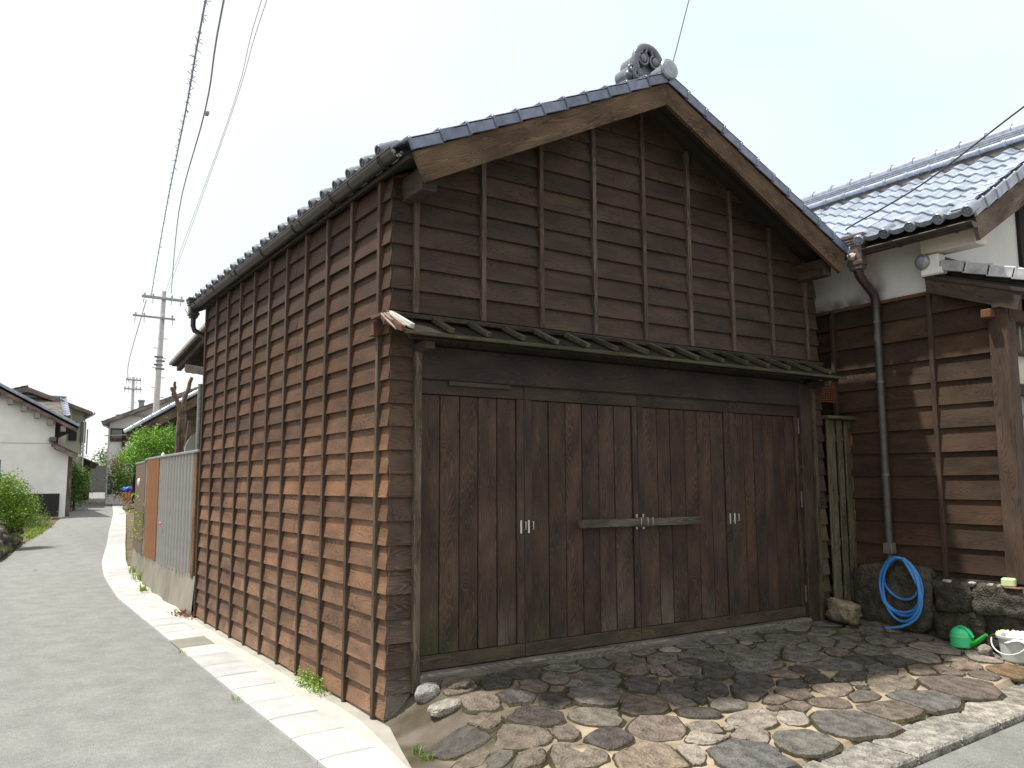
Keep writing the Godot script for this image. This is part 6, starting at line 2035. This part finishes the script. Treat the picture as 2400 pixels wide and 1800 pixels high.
# ------------------------------------------------------------------ things in the yard
func build_yard_things() -> void:
	# slatted gate in the gap
	var g := thing("slatted_gate", "narrow mossy slatted wooden gate between the storehouse and the neighbour house", "gate", Vector3(5.12, 0.25, 0.0))
	var gc := Color(0.205, 0.182, 0.125)
	for e in [[4.925, 0.045, 0.30, 0.03], [5.016, 0.112, 0.32, 0.0], [5.160, 0.088, 0.3, 0.0], [5.288, 0.088, 0.29, 0.0]]:
		var b := st()
		box(b, Vector3(e[0], (2.235 + e[2]) / 2.0, 0.0 + e[3]), Vector3(e[1], 2.235 - e[2], 0.022), tint(gc, 0.14), 1, Basis(), 0.004)
		part("slat", b, M.old, g)
	for y in [0.5, 0.98, 1.42, 2.05]:
		var b := st()
		box(b, Vector3(5.13, y, -0.028), Vector3(0.42, 0.07, 0.022), gc * 0.7, 0, Basis(), 0.003)  # darkened: shade between the slats painted into the rails
		part("rail", b, M.old, g)
	var s := st()
	box(s, Vector3(5.13, 2.255, 0.02), Vector3(0.56, 0.034, 0.16), Color(0.17, 0.16, 0.105), 0, Basis(), 0.006)
	part("cap_board", s, M.old, g)
	s = st()
	box(s, Vector3(5.345, 1.30, -0.01), Vector3(0.05, 1.9, 0.07), Color(0.15, 0.10, 0.075), 1, Basis(), 0.004)
	part("gate_post", s, M.wood, g)
	for y in [2.02, 1.25]:
		var b := st()
		box(b, Vector3(5.325, y, 0.032), Vector3(0.03, 0.10, 0.008), Color(0.36, 0.17, 0.075), 1)
		part("hinge", b, M.iron, g)
	var net := thing("orange_net", "scrap of orange-brown netting above the slatted gate", "net", Vector3(5.1, 2.45, -0.12))
	s = st()
	for k in 13:
		var x := 4.93 + 0.03 * k
		tube(s, [Vector3(x, 2.44, -0.12), Vector3(x, 2.64, -0.12)], 0.004, 4, Color(0.20, 0.075, 0.042), false)
	for k in 9:
		var y := 2.44 + 0.025 * k
		tube(s, [Vector3(4.9, y, -0.12), Vector3(5.33, y, -0.12)], 0.006, 4, Color(0.20, 0.075, 0.042), false)
	part("netting", s, M.plain, net)
	# the stone at its foot
	s = st()
	rock(s, Vector3(4.80, 0.315, 0.20), Vector3(0.20, 0.105, 0.15), Color(0.34, 0.30, 0.215), 0.16, Basis(Vector3(0, 0, 1), -0.32) * Basis(Vector3.UP, 0.5), 4.0, 26, 16)
	tag(part("loose_stone", s, M.stone, self), "large rounded tan stone lying at the foot of the slatted gate", "stone")
	# coiled hose on the downpipe
	var hose := thing("garden_hose", "coiled bright blue garden hose hanging on the neighbour house's downpipe", "garden hose", Vector3(5.2, 0.2, 0.55))
	s = st()
	var hx := 5.14
	var path := []
	var loops := [[0.585, 0.71, 0.175, 0.145], [0.575, 0.605, 0.205, 0.245], [0.605, 0.575, 0.205, 0.275], [0.59, 0.60, 0.195, 0.24], [0.62, 0.545, 0.19, 0.30]]
	for l in loops.size():
		for k in 26:
			var t := k / 26.0
			var a := TAU * t + PI / 2
			var c0: Array = loops[l]
			var c1: Array = loops[mini(l + 1, loops.size() - 1)]
			var cz := lerpf(c0[0], c1[0], t)
			var ry := lerpf(c0[3], c1[3], t)
			var rz := lerpf(c0[2], c1[2], t)
			var cy := 0.85 - ry + 0.008 * sin(l * 2.0) if true else lerpf(c0[1], c1[1], t)
			path.append(Vector3(hx + 0.016 * sin(a * 2.0 + l * 1.7) - 0.014 * l + 0.03, cy + sin(a) * ry, cz + cos(a) * rz * (1.0 - 0.12 * sin(a))))
	var last: Vector3 = path[-1]
	path.append(last.lerp(Vector3(hx - 0.01, 0.60, 0.80), 0.5))
	path.append_array([Vector3(hx - 0.02, 0.52, 0.82), Vector3(hx - 0.03, 0.36, 0.80), Vector3(hx - 0.05, 0.27, 0.735), Vector3(hx - 0.08, 0.215, 0.64), Vector3(hx - 0.10, 0.195, 0.55), Vector3(hx - 0.11, 0.182, 0.49)])
	var sm := []
	for k in path.size() - 1:
		for q in 3:
			sm.append(path[k].cubic_interpolate(path[k + 1], path[maxi(k - 1, 0)], path[mini(k + 2, path.size() - 1)], q / 3.0))
	sm.append(path[-1])
	tube(s, sm, 0.0135, 9, Color(0.055, 0.24, 0.60))
	part("coil", s, M.plastic, hose)
	# watering can
	var can := thing("watering_can", "bright green plastic watering can on the flagstones by the stone footing", "watering can", Vector3(5.17, 0.12, 1.17))
	s = st()
	var gr := Color(0.07, 0.66, 0.27)
	var cp := Transform3D(Basis(Vector3.UP, 0.0), Vector3(5.13, court_y(5.13, 1.17) + 0.012, 1.175))
	lathe(s, [Vector2(0.0, 0.0), Vector2(0.088, 0.0), Vector2(0.096, 0.01), Vector2(0.098, 0.085), Vector2(0.100, 0.088), Vector2(0.100, 0.094), Vector2(0.097, 0.098), Vector2(0.090, 0.13), Vector2(0.072, 0.155), Vector2(0.046, 0.168), Vector2(0.042, 0.163), Vector2(0.06, 0.14), Vector2(0.0, 0.03)], cp, 30, gr)
	part("body", s, M.plastic, can)
	s = st()
	tube(s, [cp * Vector3(-0.01, 0.03, 0.085), cp * Vector3(-0.02, 0.07, 0.15), cp * Vector3(-0.03, 0.115, 0.205), cp * Vector3(-0.035, 0.145, 0.24)], [0.030, 0.022, 0.016, 0.013], 10, Color(0.03, 0.40, 0.05))
	part("spout", s, M.plastic, can)
	s = st()
	var hp := []
	for k in 13:
		var a := PI * k / 12.0
		hp.append(cp * Vector3(-0.03, 0.155 + sin(a) * 0.05 - 0.055 * k / 12.0, -0.045 + 0.165 * k / 12.0))
	tube(s, hp, 0.013, 9, Color(0.04, 0.55, 0.28))
	part("handle", s, M.plastic, can)
	# bucket with cloths
	var bk := thing("bucket", "pale grey plastic bucket with bail handle beside the green watering can", "bucket", Vector3(5.17, 0.1, 1.62))
	var by := court_y(5.17, 1.62) + 0.012
	var bp := Transform3D(Basis(), Vector3(5.15, by, 1.63))
	s = st()
	var bc := Color(0.50, 0.53, 0.52)
	lathe(s, [Vector2(0.0, 0.0), Vector2(0.105, 0.0), Vector2(0.112, 0.012), Vector2(0.135, 0.19), Vector2(0.148, 0.192), Vector2(0.150, 0.21), Vector2(0.142, 0.214), Vector2(0.128, 0.20), Vector2(0.10, 0.02), Vector2(0.0, 0.015)], bp, 32, bc)
	part("tub", s, M.plastic, bk)
	s = st()
	var bail := []
	for k in 17:
		var a := PI * k / 16.0
		bail.append(bp * Vector3(-0.10 - 0.075 * sin(a), 0.185 - 0.115 * sin(a), -cos(a) * 0.15))
	tube(s, bail, 0.007, 8, Color(0.60, 0.61, 0.61))
	part("bail_handle", s, M.plastic, bk)
	s = st()
	drape(s, bp * Vector3(0.0, 0.222, 0.045), Vector3(0.15, 0.035, 0.15), Color(0.80, 0.78, 0.80), 3)
	tag(part("white_cloth", s, M.cloth, self), "crumpled white cloth hanging over the rim of the grey bucket", "cloth")
	s = st()
	drape(s, bp * Vector3(-0.01, 0.228, -0.09), Vector3(0.08, 0.022, 0.06), Color(0.72, 0.72, 0.40), 9)
	tag(part("yellow_cloth", s, M.cloth, self), "small pale yellow cloth at the back of the grey bucket", "cloth")
	s = st()
	drape(s, bp * Vector3(-0.05, 0.225, -0.045), Vector3(0.07, 0.016, 0.035), Color(0.30, 0.33, 0.60), 15)
	tag(part("blue_rag", s, M.cloth, self), "small blue and white rag tucked between the cloths in the bucket", "cloth")
	s = st()
	rock(s, Vector3(5.08, court_y(5.08, 1.40) + 0.045, 1.40), Vector3(0.055, 0.05, 0.06), Color(0.42, 0.40, 0.35), 0.3, Basis(), 2.4, 14, 9)
	tag(part("pale_stone", s, M.stone, self), "pale lumpy stone between the watering can and the bucket", "stone")
	s = st()
	box(s, Vector3(5.22, 0.708, 1.575), Vector3(0.07, 0.075, 0.11), Color(0.62, 0.76, 0.42), 2, Basis(Vector3.UP, 0.2), 0.012)
	tag(part("green_sponge", s, M.cloth, self), "pale green block of sponge on the stone footing ledge", "sponge")
	s = st()
	box(s, Vector3(5.20, 0.667, 1.62), Vector3(0.05, 0.012, 0.14), Color(0.50, 0.30, 0.17), 2, Basis(Vector3.UP, -0.1), 0.003)
	tag(part("wood_chip", s, M.old, self), "small orange-brown strip of wood in front of the green sponge", "wood strip")
	var names := ["white pebble on the stone footing ledge, the one nearest the board batten", "white pebble on the stone footing ledge, between the batten and the sponge", "small pale pebble lying close beside the green sponge", "flat pale pebble lying nearly under the green sponge"]
	for k in 4:
		s = st()
		rock(s, Vector3(5.23, 0.668, [1.02, 1.25, 1.42, 1.49][k]), Vector3(0.03, 0.016, [0.045, 0.04, 0.035, 0.03][k]), [Color(0.68, 0.66, 0.62), Color(0.64, 0.60, 0.56), Color(0.55, 0.53, 0.45), Color(0.5, 0.5, 0.42)][k], 0.2, Basis(), 2.3, 12, 8)
		tag(part("pebble", s, M.stone, self), names[k], "pebble", "pebbles on the footing ledge")
	var pl := thing("doorway_plant", "bright green leafy plant at the neighbour house's entrance", "plant", Vector3(5.1, 0.1, 1.95))
	part("foliage", foliage([[Vector3(5.14, 0.95, 1.99), Vector3(0.08, 0.26, 0.07)], [Vector3(5.17, 0.6, 2.02), Vector3(0.09, 0.25, 0.08)]], 500, 0.045, Color(0.11, 0.24, 0.02), 0.3, Color(0.36, 0.46, 0.05)), M.leaf, pl, Transform3D(), "stuff")
	s = st()
	tube(s, [Vector3(5.14, 0.08, 1.97), Vector3(5.12, 0.9, 1.94)], [0.012, 0.005], 6, Color(0.12, 0.14, 0.05))
	part("stem", s, M.old, pl)

# a crumpled cloth: a bumpy cap whose rim hangs down unevenly
func drape(s: SurfaceTool, c: Vector3, r: Vector3, col: Color, sd: int) -> void:
	var n := FastNoiseLite.new()
	n.seed = sd
	n.frequency = 1.0
	var rows := 10
	var segs := 26
	var f := func(i: int, j: int) -> Vector3:
		var t := float(i) / rows
		var a := TAU * j / segs
		var d := Vector2(cos(a), sin(a)) * t
		var h := n.get_noise_2d(d.x * 2.2, d.y * 2.2) * 0.9 + (1.0 - t * t) * 0.6
		if t > 0.75: h -= (t - 0.75) * 4.0 * (1.4 + 1.6 * n.get_noise_2d(d.x * 3.0 + 9.0, d.y * 3.0))
		var k := 1.0 + 0.15 * n.get_noise_2d(cos(a) * 2.0, sin(a) * 2.0)
		return c + Vector3(d.x * r.x * k, h * r.y, d.y * r.z * k)
	for i in rows:
		for j in segs:
			var p := [f.call(i, j), f.call(i, j + 1), f.call(i + 1, j + 1), f.call(i + 1, j)]
			quad(s, p[0], p[1], p[2], p[3], Vector3.UP * 0.5 + (p[2] - c), Vector2.ZERO, Vector2.ZERO, Vector2.ZERO, Vector2.ZERO, col)

func build_alley_things() -> void:
	var w := thing("wall_weeds", "clump of small bright green weeds at the foot of the board wall", "weeds", Vector3(-0.15, 0, -1.2))
	part("foliage", foliage([[Vector3(-0.09, 0.02, -1.30), Vector3(0.035, 0.05, 0.07)], [Vector3(-0.10, 0.02, -1.10), Vector3(0.035, 0.045, 0.05)], [Vector3(-0.09, 0.0, -0.95), Vector3(0.02, 0.02, 0.02)]], 700, 0.020, Color(0.22, 0.36, 0.05), 0.6, Color(0.42, 0.48, 0.10)), M.leaf, w, Transform3D(), "stuff")
	var s := st()
	for e in [[-0.67, -1.22], [-0.63, -3.3], [-1.3, -11.9], [-0.5, -16.9]]: blades(s, Vector3(e[0], rise(e[1]) - 0.035, e[1]), 12, 0.05, 0.035, Color(0.20, 0.30, 0.05))
	for e in [[-0.105, 0.67], [-0.13, 0.82], [4.98, 0.12]]: blades(s, Vector3(e[0], court_y(e[0], e[1]), e[1]), 26, 0.055, 0.03, Color(0.13, 0.24, 0.04))
	for k in 26: 
		var x := rf(2.3, 4.9)
		blades(s, Vector3(x, -0.02, 2.2 - 0.085 * (x - 0.7)), 5, 0.022, 0.03, Color(0.17, 0.22, 0.05))
	for e in [[0.2, -10.6], [-0.03, -8.2], [0.1, -9.6]]: blades(s, Vector3(e[0] - 0.12, rise(e[1]), e[1]), 20, 0.14, 0.06, Color(0.25, 0.33, 0.06))
	tag(part("scattered_grass", s, M.leaf, self), "small tufts of grass in the joints of road, kerbs and yard", "grass", "", "stuff")
	# ferns growing out of the fence
	var fp := thing("fence_fern", "yellow-green fern growing through the gap in the corrugated fence", "fern", Vector3(0.06, 0.5, -9.7))
	s = st()
	for k in 7:
		var base := Vector3(0.06, 0.62 + 0.1 * k, -9.75 + rf(-0.1, 0.1))
		var dir := Vector3(-0.22 - rf(0, 0.12), rf(-0.05, 0.18), rf(-0.35, 0.4))
		for q in 9:
			var m := base + dir * (q / 9.0) + Vector3(0, 0.12 * sin(PI * q / 9.0), 0)
			for e in 2: leaf_at(s, m, 0.085 * (1.0 - q / 14.0), tint(Color(0.26, 0.36, 0.05), 0.3), 0.4)
	part("fronds", s, M.leaf, fp)
	s = st()
	rock(s, Vector3(-0.04, 1.02, -7.75), Vector3(0.02, 0.018, 0.028), Color(0.65, 0.14, 0.25), 0.3, Basis(), 2.0, 8, 6)
	tag(part("pink_flower", s, M.plain, self), "single pink flower on the corrugated fence where the rusty sheet ends", "flower")
	s = st()
	rock(s, Vector3(-0.06, 1.62, -9.55), Vector3(0.02, 0.07, 0.05), Color(0.7, 0.7, 0.68), 0.4, Basis(Vector3(1, 0, 0), 0.8), 2.0, 8, 6)
	tag(part("white_tie", s, M.plain, self), "white rag tied to the dark post of the corrugated fence", "rag")
	s = st()
	for k in 160:
		var p := Vector3(-0.10 + rng.randfn(0, 0.06), -0.015 + rf(0, 0.03), -5.62 + rng.randfn(0, 0.14))
		leaf_at(s, p, 0.05, tint(Color(0.24, 0.13, 0.085), 0.4), 0.5)
	tag(part("fallen_leaves", s, M.leaf, self), "small drift of dry brown leaves at the foot of the fence post", "leaves", "", "stuff")
	s = st()
	lathe(s, [Vector2(0.0, 0.17), Vector2(0.025, 0.14), Vector2(0.06, 0.0)], Transform3D(Basis(), Vector3(0.42, 1.98, -10.2)), 12, Color(0.8, 0.8, 0.8))
	tag(part("white_cone", s, M.plain, self), "small white cone tip above the fence beside the pruned tree", "cone")
